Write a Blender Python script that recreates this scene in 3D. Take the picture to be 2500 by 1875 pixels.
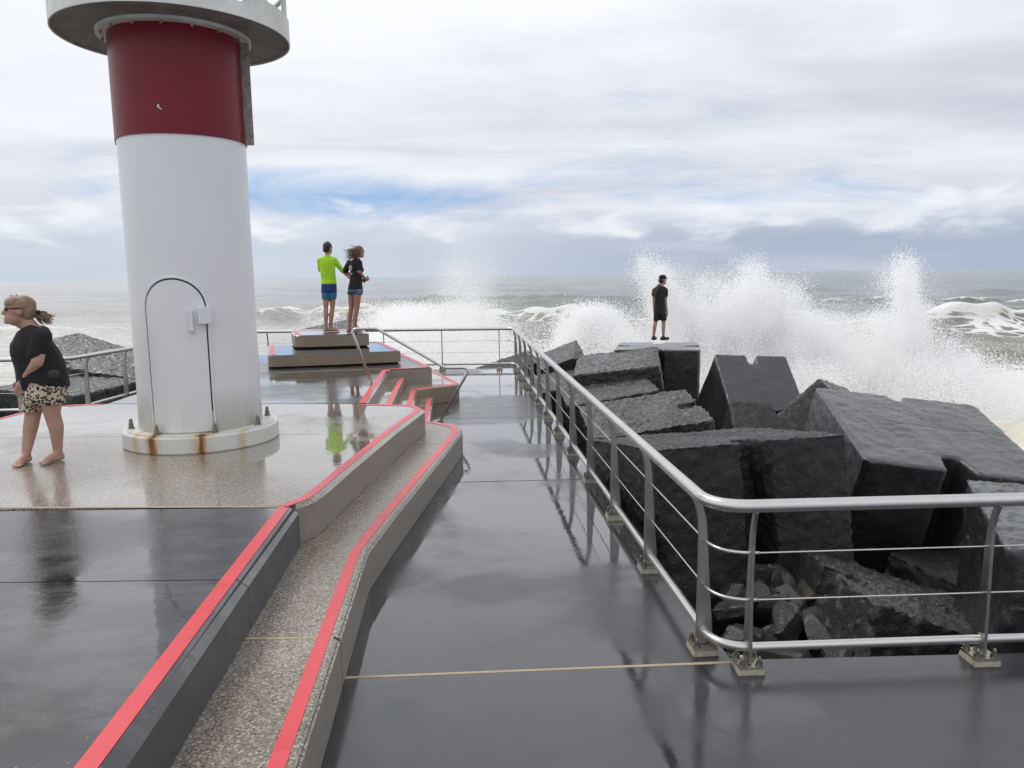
import bpy, bmesh, math, random
import numpy as np
from mathutils import Vector, Matrix, noise as mnoise
R = math.radians
sc = bpy.context.scene
for o in list(bpy.data.objects): bpy.data.objects.remove(o)

# ------------------------------------------------------------------ camera
cam = bpy.data.cameras.new('camera'); cam_o = bpy.data.objects.new('camera', cam)
sc.collection.objects.link(cam_o); sc.camera = cam_o
PITCH, ROLL, CH = math.atan(265.5/1880.0), 0.0128, 2.28
cam.sensor_fit = 'HORIZONTAL'; cam.sensor_width = 36.0; cam.lens = 36.0*1880/2500
cam.clip_start, cam.clip_end = 0.05, 60000
cam_o.matrix_world = Matrix.Translation((0, 0, CH)) @ Matrix.Rotation(math.pi/2-PITCH, 4, 'X') @ Matrix.Rotation(-ROLL, 4, 'Z')

# ------------------------------------------------------------------ node helpers
class NT:
    def __init__(s, tree): s.t = tree; s.n = tree.nodes; s.l = tree.links
    def node(s, typ, **kw):
        nd = s.n.new(typ)
        for k, v in kw.items():
            if k == 'inp':
                for i, val in v.items():
                    if isinstance(val, bpy.types.NodeSocket): s.l.new(val, nd.inputs[i])
                    else: nd.inputs[i].default_value = val
            else: setattr(nd, k, v)
        return nd
    def math(s, op, a, b=0.0, c=None, clamp=False):
        nd = s.node('ShaderNodeMath', operation=op, use_clamp=clamp)
        for i, v in enumerate((a, b, c)):
            if v is None: continue
            if isinstance(v, bpy.types.NodeSocket): s.l.new(v, nd.inputs[i])
            else: nd.inputs[i].default_value = v
        return nd.outputs[0]
    def vmath(s, op, a, b=None):
        nd = s.node('ShaderNodeVectorMath', operation=op)
        for i, v in enumerate((a, b)):
            if v is None: continue
            tgt = nd.inputs['Scale'] if (op == 'SCALE' and i == 1) else nd.inputs[i]
            if isinstance(v, bpy.types.NodeSocket): s.l.new(v, tgt)
            else: tgt.default_value = v
        return nd.outputs[0]
    def noise(s, vec, scale, detail=4, rough=.55, dist=0.0):
        nd = s.node('ShaderNodeTexNoise', inp={'Scale': scale, 'Detail': detail, 'Roughness': rough, 'Distortion': dist})
        if vec is not None: s.l.new(vec, nd.inputs['Vector'])
        return nd.outputs['Fac']
    def voro(s, vec, scale, feature='F1', out='Distance', rnd=1.0):
        nd = s.node('ShaderNodeTexVoronoi', feature=feature, inp={'Scale': scale, 'Randomness': rnd})
        if vec is not None: s.l.new(vec, nd.inputs['Vector'])
        return nd.outputs[out]
    def smooth(s, v, a, b, lo=0.0, hi=1.0):
        nd = s.node('ShaderNodeMapRange', interpolation_type='SMOOTHSTEP', inp={'From Min': a, 'From Max': b, 'To Min': lo, 'To Max': hi})
        s.l.new(v, nd.inputs['Value']); return nd.outputs['Result']
    def lin(s, v, a, b, lo, hi):
        nd = s.node('ShaderNodeMapRange', inp={'From Min': a, 'From Max': b, 'To Min': lo, 'To Max': hi})
        s.l.new(v, nd.inputs['Value']); return nd.outputs['Result']
    def mix(s, f, a, b, blend='MIX'):
        nd = s.node('ShaderNodeMix', data_type='RGBA', blend_type=blend)
        for i, v in ((0, f), (6, a), (7, b)):
            if isinstance(v, bpy.types.NodeSocket): s.l.new(v, nd.inputs[i])
            elif i == 0: nd.inputs[0].default_value = v
            else: nd.inputs[i].default_value = (*v, 1) if len(v) == 3 else v
        return nd.outputs[2]
    def mapping(s, vec, sca=(1, 1, 1), loc=(0, 0, 0), rot=(0, 0, 0)):
        nd = s.node('ShaderNodeMapping', inp={'Scale': sca, 'Location': loc, 'Rotation': rot}); s.l.new(vec, nd.inputs['Vector']); return nd.outputs[0]
    def bump(s, h, strength=.3, dist=.01, normal=None):
        nd = s.node('ShaderNodeBump', inp={'Strength': strength, 'Distance': dist}); s.l.new(h, nd.inputs['Height'])
        if normal is not None: s.l.new(normal, nd.inputs['Normal'])
        return nd.outputs[0]
    def comb(s, x, y, z=0.0):
        nd = s.node('ShaderNodeCombineXYZ')
        for i, v in enumerate((x, y, z)):
            if isinstance(v, bpy.types.NodeSocket): s.l.new(v, nd.inputs[i])
            else: nd.inputs[i].default_value = v
        return nd.outputs[0]

# ------------------------------------------------------------------ sky
SUN_EL, SUN_AZ = R(52), R(-50)          # azimuth from +Y towards +X
w = bpy.data.worlds.new('World'); sc.world = w; w.use_nodes = True
g = NT(w.node_tree); g.n.clear()
co = g.node('ShaderNodeTexCoord').outputs['Generated']
sx = g.node('ShaderNodeSeparateXYZ'); g.l.new(co, sx.inputs[0]); X_, Y_, Z_ = sx.outputs
el = g.math('MULTIPLY', g.math('ARCSINE', Z_), 180/math.pi)
az = g.math('MULTIPLY', g.math('ARCTAN2', X_, Y_), 180/math.pi)
sky = g.node('ShaderNodeTexSky', sky_type='NISHITA', sun_disc=False, sun_elevation=SUN_EL, sun_rotation=SUN_AZ, air_density=1.0, dust_density=.25, ozone_density=4.0)
zc = g.math('ADD', g.math('MAXIMUM', Z_, 0.0), .07)
P = g.comb(g.math('DIVIDE', X_, zc), g.math('DIVIDE', Y_, zc))
Pw = g.mapping(P, sca=(.55, 1.0, 1), rot=(0, 0, R(-12)))
n1 = g.noise(Pw, .55, 6, .55, .5)
n2 = g.noise(g.mapping(Pw, loc=(7.3, 2.1, 0)), 1.5, 6, .6, .4)
n3 = g.noise(g.mapping(Pw, loc=(3.3, 8.1, 4)), .30, 4, .5, .3)
soft = g.math('ADD', g.math('MULTIPLY', n1, .55), g.math('ADD', g.math('MULTIPLY', n2, .2), g.math('MULTIPLY', n3, .25)))
soft = g.math('ADD', soft, g.math('SUBTRACT', g.lin(el, 5.0, 18.0, -.035, .085), g.math('MULTIPLY', X_, .075)))
strat = g.mix(g.smooth(soft, .36, .62), (.575, .605, .69), (.95, .965, 1.0))
# low sky eased a little towards blue-grey, fading out higher up
strat = g.mix(g.smooth(el, 2, 22), g.mix(.7, (.62, .67, .77), strat), strat)
# blue gaps
gap = g.math('SUBTRACT', 1.0, g.math('DIVIDE', g.math('ABSOLUTE', g.math('SUBTRACT', el, 5.6)), 3.8))
gapaz = g.math('SUBTRACT', 1.0, g.math('MULTIPLY', g.math('ABSOLUTE', g.math('SUBTRACT', az, -8.0)), 1/46))
n4 = g.noise(g.mapping(g.comb(az, g.math('MULTIPLY', el, 4.2)), loc=(13, 4.5, 0)), .06, 6, .58, .5)
gf = g.math('ADD', g.math('MULTIPLY', g.math('MAXIMUM', gap, 0.0), g.math('MAXIMUM', gapaz, 0.0)), g.math('MULTIPLY', g.math('SUBTRACT', n4, .5), 2.6))
gf = g.math('MULTIPLY', gf, g.smooth(el, 2.5, 4.5))
blue = g.smooth(gf, .22, 1.15)
bluec = g.mix(.75, g.vmath('SCALE', sky.outputs[0], .095), (.27, .46, .79))
col = g.mix(blue, strat, bluec)
# low cumulus bank and the blue-grey veil under it
cu = g.noise(g.mapping(g.comb(g.math('MULTIPLY', az, .42), g.math('MULTIPLY', el, 1.15)), loc=(2.2, 0, 0)), .42, 6, .55, .3)
cub = g.math('SUBTRACT', 1.0, g.math('MULTIPLY', g.math('ABSOLUTE', g.math('SUBTRACT', el, 3.6)), .62))
cum = g.smooth(g.math('ADD', cu, g.math('MULTIPLY', g.math('MAXIMUM', cub, -1.0), .18)), .50, .74)
lowc = g.mix(g.smooth(az, -12, 18), (.575, .64, .735), (.415, .475, .60))
lowc = g.mix(g.smooth(g.noise(g.mapping(g.comb(az, g.math('MULTIPLY', el, 6.0)), loc=(5, 1, 0)), .06, 4, .5), .42, .72, 0, .6), lowc, (.64, .69, .78))
col = g.mix(g.smooth(el, 4.6, 2.2), col, lowc)
col = g.mix(g.math('MULTIPLY', g.math('MULTIPLY', cum, .8), g.smooth(el, 1.4, 3.0)), col, g.mix(g.smooth(cu, .42, .72), (.72, .77, .86), (.92, .94, .98)))
bg = g.node('ShaderNodeBackground', inp={'Strength': .1}); g.l.new(g.vmath('SCALE', col, 9.3), bg.inputs['Color'])
out = g.node('ShaderNodeOutputWorld'); g.l.new(bg.outputs[0], out.inputs[0])

sun = bpy.data.lights.new('sun', 'SUN'); sun.energy = 1.0; sun.angle = R(18); sun.color = (1, .96, .9)
sun_o = bpy.data.objects.new('sun', sun); sc.collection.objects.link(sun_o)
sd = Vector((math.sin(SUN_AZ)*math.cos(SUN_EL), math.cos(SUN_AZ)*math.cos(SUN_EL), math.sin(SUN_EL)))
sun_o.rotation_euler = sd.to_track_quat('Z', 'Y').to_euler(); sun_o.location = sd*50
sc.view_settings.view_transform = 'Standard'; sc.view_settings.look = 'None'
sc.view_settings.exposure = 0.15; sc.view_settings.gamma = 1.0; sc.view_settings.use_curve_mapping = False
sc.cycles.max_bounces = 14; sc.cycles.diffuse_bounces = 12; sc.cycles.glossy_bounces = 4; sc.cycles.transmission_bounces = 12

# ------------------------------------------------------------------ materials
MATS = {}
def mat(name):
    m = bpy.data.materials.new(name); m.use_nodes = True; MATS[name] = m
    t = NT(m.node_tree); b = t.n['Principled BSDF']; t.b = b
    t.geo = t.node('ShaderNodeNewGeometry'); t.pos = t.geo.outputs['Position']
    t.obj = t.node('ShaderNodeTexCoord').outputs['Object']
    return t
def setp(t, **kw):
    names = dict(color='Base Color', rough='Roughness', metal='Metallic', normal='Normal', coat='Coat Weight', coatr='Coat Roughness', spec='Specular IOR Level', ior='IOR', sss='Subsurface Weight', trans='Transmission Weight', coatn='Coat Normal', sheen='Sheen Weight')
    for k, v in kw.items():
        s = t.b.inputs[names[k]]
        if isinstance(v, bpy.types.NodeSocket): t.l.new(v, s)
        else: s.default_value = (*v, 1) if isinstance(v, tuple) else v
def simple(name, color, rough=.5, metal=0.0, var=.12, nscale=14, bump=0.0, bscale=60, **kw):
    t = mat(name); n = t.noise(t.obj, nscale, 4)
    c = t.mix(t.lin(n, .3, .7, 0, 1), tuple(v*(1-var) for v in color), tuple(min(1, v*(1+var)) for v in color))
    setp(t, color=c, rough=t.lin(n, .3, .7, max(.02, rough-.06), rough+.06), metal=metal, **kw)
    if bump: setp(t, normal=t.bump(t.noise(t.mapping(t.obj, sca=(1, 1, .6)), bscale, 3), bump, .035 if bscale < 12 else .01))
    return t
def puddles(t, scale=.35, a=.42, b=.6, seed=0.0):
    n = t.noise(t.mapping(t.pos, loc=(seed, seed*.7, 0)), scale, 5, .55, .3)
    return t.smooth(n, a, b)
def ripple(t, strength=.04):
    return t.bump(t.noise(t.mapping(t.pos, sca=(1, 1.6, 1)), 5.0, 3, .5, .4), strength, .02)

def film(t, p, w0, r0, wob, grain, w1=1.0):
    """film of rain water: thin and dull where damp, mirror-like in the puddles"""
    nn = t.node('ShaderNodeMix', data_type='VECTOR'); t.l.new(p, nn.inputs[0]); t.l.new(grain, nn.inputs[4]); t.l.new(wob, nn.inputs[5])
    setp(t, coat=t.lin(p, 0, 1, w0, w1), coatr=t.lin(p, 0, 1, r0, .03), coatn=nn.outputs[1])
    t.b.inputs['Coat IOR'].default_value = 1.45
def wet_dark():
    t = mat('wet_dark_concrete'); p = puddles(t, .42, .43, .53)
    fine = t.noise(t.pos, 9, 6, .65); big = t.noise(t.pos, .9, 4)
    c = t.mix(fine, (.020, .021, .024), (.040, .041, .045))
    c = t.mix(t.smooth(big, .4, .7), c, (.045, .046, .050))
    c = t.mix(t.smooth(t.voro(t.pos, 26), .07, .03), c, (.10, .10, .10))
    dampr = t.lin(t.noise(t.pos, 3.2, 5, .6), .3, .7, .22, .38)
    rr = t.mix(p, dampr, t.comb(.035, .035, .035))
    grain = t.bump(t.noise(t.pos, 55, 4, .6), .18, .004)
    wob = ripple(t, .05)
    nrm = t.node('ShaderNodeMix', data_type='VECTOR'); t.l.new(p, nrm.inputs[0]); t.l.new(grain, nrm.inputs[4]); t.l.new(wob, nrm.inputs[5])
    setp(t, color=c, rough=rr, spec=.55, ior=1.4, normal=nrm.outputs[1]); film(t, p, .55, .20, wob, grain)
    return t
wet_dark()
def basalt(name='terrace_basalt'):
    t = mat(name); p = puddles(t, .5, .42, .62, 4.0)
    fine = t.noise(t.pos, 14, 6, .7); med = t.noise(t.mapping(t.pos, sca=(1, 2.2, 1)), 2.4, 5, .65)
    c = t.mix(fine, (.016, .017, .019), (.040, .041, .043))
    c = t.mix(t.smooth(med, .45, .62), c, (.060, .061, .063))
    c = t.mix(t.smooth(t.voro(t.pos, 22), .085, .05), c, (.26, .26, .25))
    rr = t.mix(p, t.lin(med, .35, .65, .14, .30), t.comb(.05, .05, .05))
    nn = t.bump(t.noise(t.pos, 34, 5, .7), .32, .006)
    wob = ripple(t, .06)
    nrm = t.node('ShaderNodeMix', data_type='VECTOR'); t.l.new(p, nrm.inputs[0]); t.l.new(nn, nrm.inputs[4]); t.l.new(wob, nrm.inputs[5])
    setp(t, color=c, rough=rr, spec=.5, ior=1.4, normal=nrm.outputs[1]); film(t, p, .45, .22, wob, nn)
basalt()
def pebble(name, wet, seed):
    t = mat(name); p = puddles(t, .55, .36 if wet else .52, .56 if wet else .74, seed)
    v = t.node('ShaderNodeTexVoronoi', inp={'Scale': 74.0}); t.l.new(t.pos, v.inputs['Vector'])
    cell = v.outputs['Color']; d = v.outputs['Distance']
    sep = t.node('ShaderNodeSeparateColor'); t.l.new(cell, sep.inputs[0])
    stone = t.mix(sep.outputs[0], (.225, .19, .15), (.50, .435, .355))
    stone = t.mix(t.smooth(sep.outputs[1], .86, .92), stone, (.60, .55, .47))
    stone = t.mix(t.smooth(sep.outputs[2], .85, .9), stone, (.06, .052, .045))
    c = t.mix(t.smooth(d, .42, .62), stone, (.20, .17, .135))
    big = t.noise(t.pos, 1.1, 4)
    c = t.mix(t.lin(big, .3, .7, 0, .35), c, (.17, .145, .115))
    rr = t.mix(p, t.lin(big, .3, .7, .16, .32), t.comb(.06, .06, .06))
    hb = t.bump(t.math('SUBTRACT', 1.0, d), .35, .006); wob = ripple(t, .03)
    nrm = t.node('ShaderNodeMix', data_type='VECTOR'); t.l.new(p, nrm.inputs[0]); t.l.new(hb, nrm.inputs[4]); t.l.new(wob, nrm.inputs[5])
    setp(t, color=c, rough=rr, spec=.5, ior=1.4, normal=nrm.outputs[1]); film(t, p, .55 if wet else .35, .16, wob, t.bump(t.math('SUBTRACT', 1.0, d), .12, .004))
pebble('pebble_concrete_wet', True, 2.0); pebble('pebble_concrete', False, 9.0)
def cast(name, a, b, rough=.55):
    t = mat(name); n = t.noise(t.pos, 3.2, 6, .65); st = t.noise(t.mapping(t.pos, sca=(9, 9, .8)), 1.0, 4, .6)
    c = t.mix(n, a, b); c = t.mix(t.smooth(st, .60, .92), c, tuple(v*.6 for v in a))
    pits = t.smooth(t.voro(t.pos, 17), .10, .05); c = t.mix(pits, c, (.02, .018, .016))
    pn = t.bump(t.math('SUBTRACT', t.noise(t.pos, 38, 4), pits), .25, .006)
    setp(t, color=c, rough=t.lin(n, .3, .7, rough-.15, rough+.1), normal=pn, spec=.45)
cast('cast_wall', (.20, .175, .145), (.36, .32, .27), .5); cast('dark_cast_wall', (.040, .043, .048), (.085, .09, .098), .42)
cast('block_side', (.19, .15, .105), (.33, .27, .20), .5)
t = mat('red_stripe'); n = t.noise(t.pos, 7, 6, .65); wearm = t.smooth(t.math('ADD', t.noise(t.pos, 38, 5, .75), t.math('MULTIPLY', t.math('SUBTRACT', t.noise(t.pos, 1.6, 3), .5), .35)), .60, .72)
c = t.mix(n, (.68, .060, .075), (.80, .095, .110)); c = t.mix(t.math('MULTIPLY', wearm, .6), c, (.30, .06, .06))
setp(t, color=c, rough=t.lin(n, .3, .7, .22, .42), normal=t.bump(t.noise(t.pos, 90, 3), .2, .002))
simple('joint_sealant', (.46, .37, .25), .6, bump=.3); simple('joint_dark', (.012, .012, .013), .8)
def tower_white():
    t = mat('tower_white'); n = t.noise(t.pos, 1.5, 5); fine = t.noise(t.pos, 40, 3)
    sepz = t.node('ShaderNodeSeparateXYZ'); t.l.new(t.pos, sepz.inputs[0]); z = sepz.outputs[2]
    c = t.mix(n, (.74, .745, .75), (.81, .815, .82))
    streak = t.noise(t.mapping(t.pos, sca=(7, 7, .35)), 1.0, 5, .6)
    low = t.smooth(z, 1.25, .72)
    c = t.mix(t.math('MULTIPLY', t.math('MULTIPLY', low, t.smooth(streak, .35, .7)), .45), c, (.66, .58, .40))
    rust = t.smooth(t.math('ADD', t.noise(t.mapping(t.pos, sca=(14, 14, 3)), 1.0, 4, .6), t.smooth(z, 1.0, .74, -.25, .02)), .68, .76)
    c = t.mix(rust, c, (.30, .09, .02))
    drip = t.smooth(streak, .60, .72); c = t.mix(t.math('MULTIPLY', drip, .05), c, (.45, .43, .38))
    setp(t, color=c, rough=t.lin(n, .3, .7, .32, .46), spec=.5, coat=.25, coatr=.2, normal=t.bump(fine, .05, .004))
tower_white()
t = mat('flange_white'); n = t.noise(t.pos, 4, 5); so = t.node('ShaderNodeSeparateXYZ'); t.l.new(t.obj, so.inputs[0])
c = t.mix(n, (.64, .63, .58), (.76, .75, .71)); wob = t.math('MULTIPLY', t.math('SUBTRACT', t.noise(t.mapping(t.obj, sca=(9, 9, 3)), 1.0, 4), .5), .14)
front = t.smooth(so.outputs[1], -.2, -.5)
for cx_, w_ in ((-.193, .06), (.272, .075), (-.40, .03), (.60, .025)):
    dd = t.math('ABSOLUTE', t.math('ADD', t.math('SUBTRACT', so.outputs[0], cx_), wob))
    c = t.mix(t.math('MULTIPLY', front, t.smooth(dd, w_*2.2, w_*.3, 0, .75)), c, (.60, .47, .26))
    if w_ > .05: c = t.mix(t.math('MULTIPLY', front, t.math('MULTIPLY', t.smooth(dd, w_, w_*.1), t.smooth(t.noise(t.mapping(t.obj, sca=(26, 26, 2)), 1, 3), .36, .56))), c, (.24, .068, .012))
c = t.mix(t.smooth(t.noise(t.mapping(t.pos, sca=(14, 14, 2)), 1, 4), .70, .78), c, (.30, .12, .03))
setp(t, color=c, rough=.42)
t = mat('sleeve_red'); n = t.noise(t.pos, 2.0, 5); fl = t.noise(t.pos, 130, 2)
c = t.mix(n, (.150, .008, .016), (.20, .010, .020)); c = t.mix(t.smooth(fl, .68, .75), c, (.20, .05, .055))
chip = t.smooth(t.math('ADD', t.vmath('LENGTH', t.vmath('SUBTRACT', t.mapping(t.pos, sca=(1, 1, 1.6)), (-3.235, 7.49, 6.22))) if False else t.noise(t.pos, 7, 4, .7), 0.0), .80, .805)
setp(t, color=t.mix(chip, c, (.6, .55, .52)), rough=.34, spec=.3, normal=t.bump(fl, .05, .003))
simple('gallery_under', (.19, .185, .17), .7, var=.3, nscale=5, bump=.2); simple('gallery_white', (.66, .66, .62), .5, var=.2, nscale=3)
simple('galvanised', (.28, .27, .235), .6, .25, var=.35, nscale=20, bump=.2); simple('gap_shade', (.008, .008, .008), .9)
simple('nut_steel', (.28, .25, .20), .35, .85, var=.4, nscale=60)
def steel(name, c0, c1, ra, rb):
    t = mat(name); n = t.noise(t.pos, 6, 5); sp = t.noise(t.pos, 75, 3)
    c = t.mix(n, c0, c1); c = t.mix(t.math('MULTIPLY', t.smooth(sp, .63, .75), .5), c, (.16, .11, .075))
    setp(t, color=c, rough=t.lin(n, .3, .7, ra, rb), metal=.95, normal=t.bump(t.noise(t.pos, 180, 2), .04, .001))
steel('rail_steel', (.58, .57, .55), (.70, .69, .67), .22, .34); steel('post_steel', (.30, .295, .285), (.42, .41, .40), .30, .45)
steel('plate_steel', (.42, .40, .36), (.56, .54, .48), .28, .42)
simple('grout', (.40, .37, .28), .75, var=.25, nscale=30, bump=.3)
def rocky(name, base, rough, bstr, bscale, wetn, brown=.0, filmw=.8, cracks=()):
    t = mat(name); n = t.noise(t.pos, 2.2, 6, .65); f = t.math('ADD', t.math('MULTIPLY', t.noise(t.pos, bscale, 4, .6), .5), t.math('MULTIPLY', t.noise(t.pos, bscale*3.2, 6, .75), .75))
    c = t.mix(n, tuple(v*.65 for v in base), tuple(v*1.35 for v in base))
    c = t.mix(t.math('MULTIPLY', t.smooth(t.noise(t.mapping(t.pos, loc=(4, 9, 2)), 1.3, 5, .6), .52, .72), brown), c, (.075, .052, .032))
    c = t.mix(t.smooth(t.noise(t.pos, 70, 3, .6), .66, .74), c, (.16, .16, .155)); c = t.mix(t.math('MULTIPLY', t.smooth(t.noise(t.pos, 11, 6, .7), .52, .66), .6), c, tuple(v*2.2 for v in base))
    c = t.mix(t.math('MULTIPLY', t.smooth(t.noise(t.mapping(t.pos, loc=(2, 5, 7)), .9, 6, .65), .50, .68), .55), c, tuple(v*2.6 for v in base))
    c = t.mix(t.math('MULTIPLY', t.smooth(t.noise(t.mapping(t.pos, sca=(5, 5, .7)), 1.0, 5, .6), .56, .74), .35), c, tuple(v*.4 for v in base))
    w_ = t.smooth(t.noise(t.pos, 1.7, 4), .38, .62)
    pit = t.smooth(t.voro(t.vmath('ADD', t.pos, t.vmath('SCALE', t.node('ShaderNodeTexNoise', inp={'Scale': 9.0, 'Vector': t.pos}).outputs['Color'], .12)), 15), .26, .08)
    h = t.math('SUBTRACT', f, t.math('MULTIPLY', pit, .6))
    for y0, sl, wd in cracks:
        so_ = t.node('ShaderNodeSeparateXYZ'); t.l.new(t.obj, so_.inputs[0])
        dd_ = t.math('ABSOLUTE', t.math('ADD', t.math('ADD', so_.outputs[1], t.math('MULTIPLY', so_.outputs[0], sl)), t.math('ADD', -y0, t.math('MULTIPLY', t.math('SUBTRACT', t.noise(t.obj, 2.2, 6, .6), .5), .30))))
        ck = t.math('MULTIPLY', t.smooth(dd_, wd*1.6, wd*.4), t.smooth(so_.outputs[2], .6, .8)); c = t.mix(ck, c, (.004, .004, .004)); h = t.math('SUBTRACT', h, t.math('MULTIPLY', ck, 1.5))
    setp(t, color=c, rough=t.lin(w_, 0, 1, rough, wetn), spec=.5, normal=t.bump(h, bstr, .045), coat=filmw, coatr=t.lin(w_, 0, 1, .20, .10), coatn=t.bump(h, bstr*.4, .03))
rocky('block_rough', (.020, .0205, .0215), .32, 1.0, 13, .2, .12, .75)
rocky('block_smooth', (.018, .0186, .0203), .36, .3, 22, .22, .4, .7)
rocky('block_cracked', (.019, .0197, .0215), .36, .3, 22, .22, .45, .75, ((.10, -.03, .013), (-.52, -.16, .006)))
rocky('block_shaded', (.0085, .0088, .009), .55, .5, 18, .4, .5, .1)  # darker copy of the block concrete, shade of front faces put into the colour
rocky('rubble_rock', (.036, .037, .038), .45, .5, 12, .28, .35, .5)
rocky('rubble_brown', (.040, .035, .028), .45, .5, 12, .28, .5, .4)
rocky('rock_bed_dark', (.012, .012, .012), .8, .8, 5, .6, 0, 0)
# people
simple('skin', (.42, .235, .165), .55, var=.1, nscale=9, sss=.08); simple('skin_fair', (.46, .27, .20), .55, var=.1, nscale=9, sss=.08)
simple('skin_tan', (.36, .185, .12), .55, var=.1, nscale=9, sss=.08)
simple('black_cloth', (.012, .012, .014), .85, var=.3, nscale=8, bump=1.0, bscale=9); simple('navy_cloth', (.014, .018, .026), .85, var=.3, nscale=8, bump=1.0, bscale=9)
simple('lime_cloth', (.42, .78, .022), .7, var=.15, nscale=6, bump=1.0, bscale=8); simple('denim', (.075, .12, .20), .85, var=.4, nscale=25, bump=.3)
simple('hair_dark', (.028, .018, .013), .5, var=.4, nscale=30, bump=.6, bscale=90); simple('hair_blond', (.27, .18, .105), .5, var=.4, nscale=22, bump=.6, bscale=70)
simple('hair_brown', (.15, .08, .035), .5, var=.5, nscale=22, bump=.6, bscale=70); simple('dark_plastic', (.01, .01, .01), .2); simple('lips', (.30, .11, .10), .5)
simple('shoe_black', (.012, .012, .013), .6); simple('dark_bag', (.035, .036, .042), .6); simple('print_pale', (.45, .33, .30), .8, var=.4, nscale=40)
t = mat('board_shorts'); sz = t.node('ShaderNodeSeparateXYZ'); t.l.new(t.obj, sz.inputs[0])
wv = t.math('ADD', sz.outputs[2], t.math('MULTIPLY', t.noise(t.obj, 3, 2), .03))
setp(t, color=t.mix(t.smooth(wv, .845, .86), (.018, .17, .30), (.010, .035, .17)), rough=.7, normal=t.bump(t.noise(t.obj, 15, 3), .4, .01))
t = mat('leopard'); wp = t.vmath('ADD', t.obj, t.vmath('SCALE', t.node('ShaderNodeTexNoise', inp={'Scale': 30.0, 'Vector': t.obj}).outputs['Color'], .016))
d = t.voro(wp, 40); ang = t.noise(t.obj, 60, 2)
ring = t.math('MULTIPLY', t.smooth(d, .16, .22), t.math('SUBTRACT', 1.0, t.smooth(d, .47, .53))); ring = t.math('MULTIPLY', ring, t.smooth(ang, .30, .36))
c = t.mix(t.smooth(d, .30, .18), (.58, .51, .40), (.20, .10, .05)); c = t.mix(ring, c, (.020, .014, .012))
setp(t, color=c, rough=.8, normal=t.bump(t.noise(t.obj, 16, 3), .5, .012))

# ------------------------------------------------------------------ mesh helpers
COL = sc.collection
def link(o, parent=None):
    COL.objects.link(o)
    if parent is not None: o.parent = parent
    return o
def mesh_obj(name, verts, faces, material, parent=None, smooth=False, loc=None):
    me = bpy.data.meshes.new(name); me.from_pydata([tuple(v) for v in verts], [], [tuple(f) for f in faces]); me.update()
    bm = bmesh.new(); bm.from_mesh(me); bmesh.ops.recalc_face_normals(bm, faces=bm.faces); bm.to_mesh(me); bm.free()
    mm = material if isinstance(material, (list, tuple)) else [material]
    for m in mm: me.materials.append(MATS[m])
    if smooth: me.polygons.foreach_set('use_smooth', [True]*len(me.polygons))
    o = bpy.data.objects.new(name, me); link(o, parent)
    if loc is not None: o.location = loc
    return o
def tag(o, label=None, cat=None, group=None, kind=None):
    for k, v in (('label', label), ('category', cat), ('group', group), ('kind', kind)):
        if v: o[k] = v
    return o
def empty(name, loc=(0, 0, 0), rz=0.0):
    o = bpy.data.objects.new(name, None); o.empty_display_size = .2; o.location = loc; o.rotation_euler.z = rz; return link(o)
def inst(o, name, parent, loc=(0, 0, 0), rz=0.0):
    c = o.copy(); c.name = name; COL.objects.link(c); c.parent = parent; c.location = loc; c.rotation_euler = (0, 0, rz); return c
SHEAR = [0.0]          # lean of a standing figure (metres sideways per metre of height)
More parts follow.
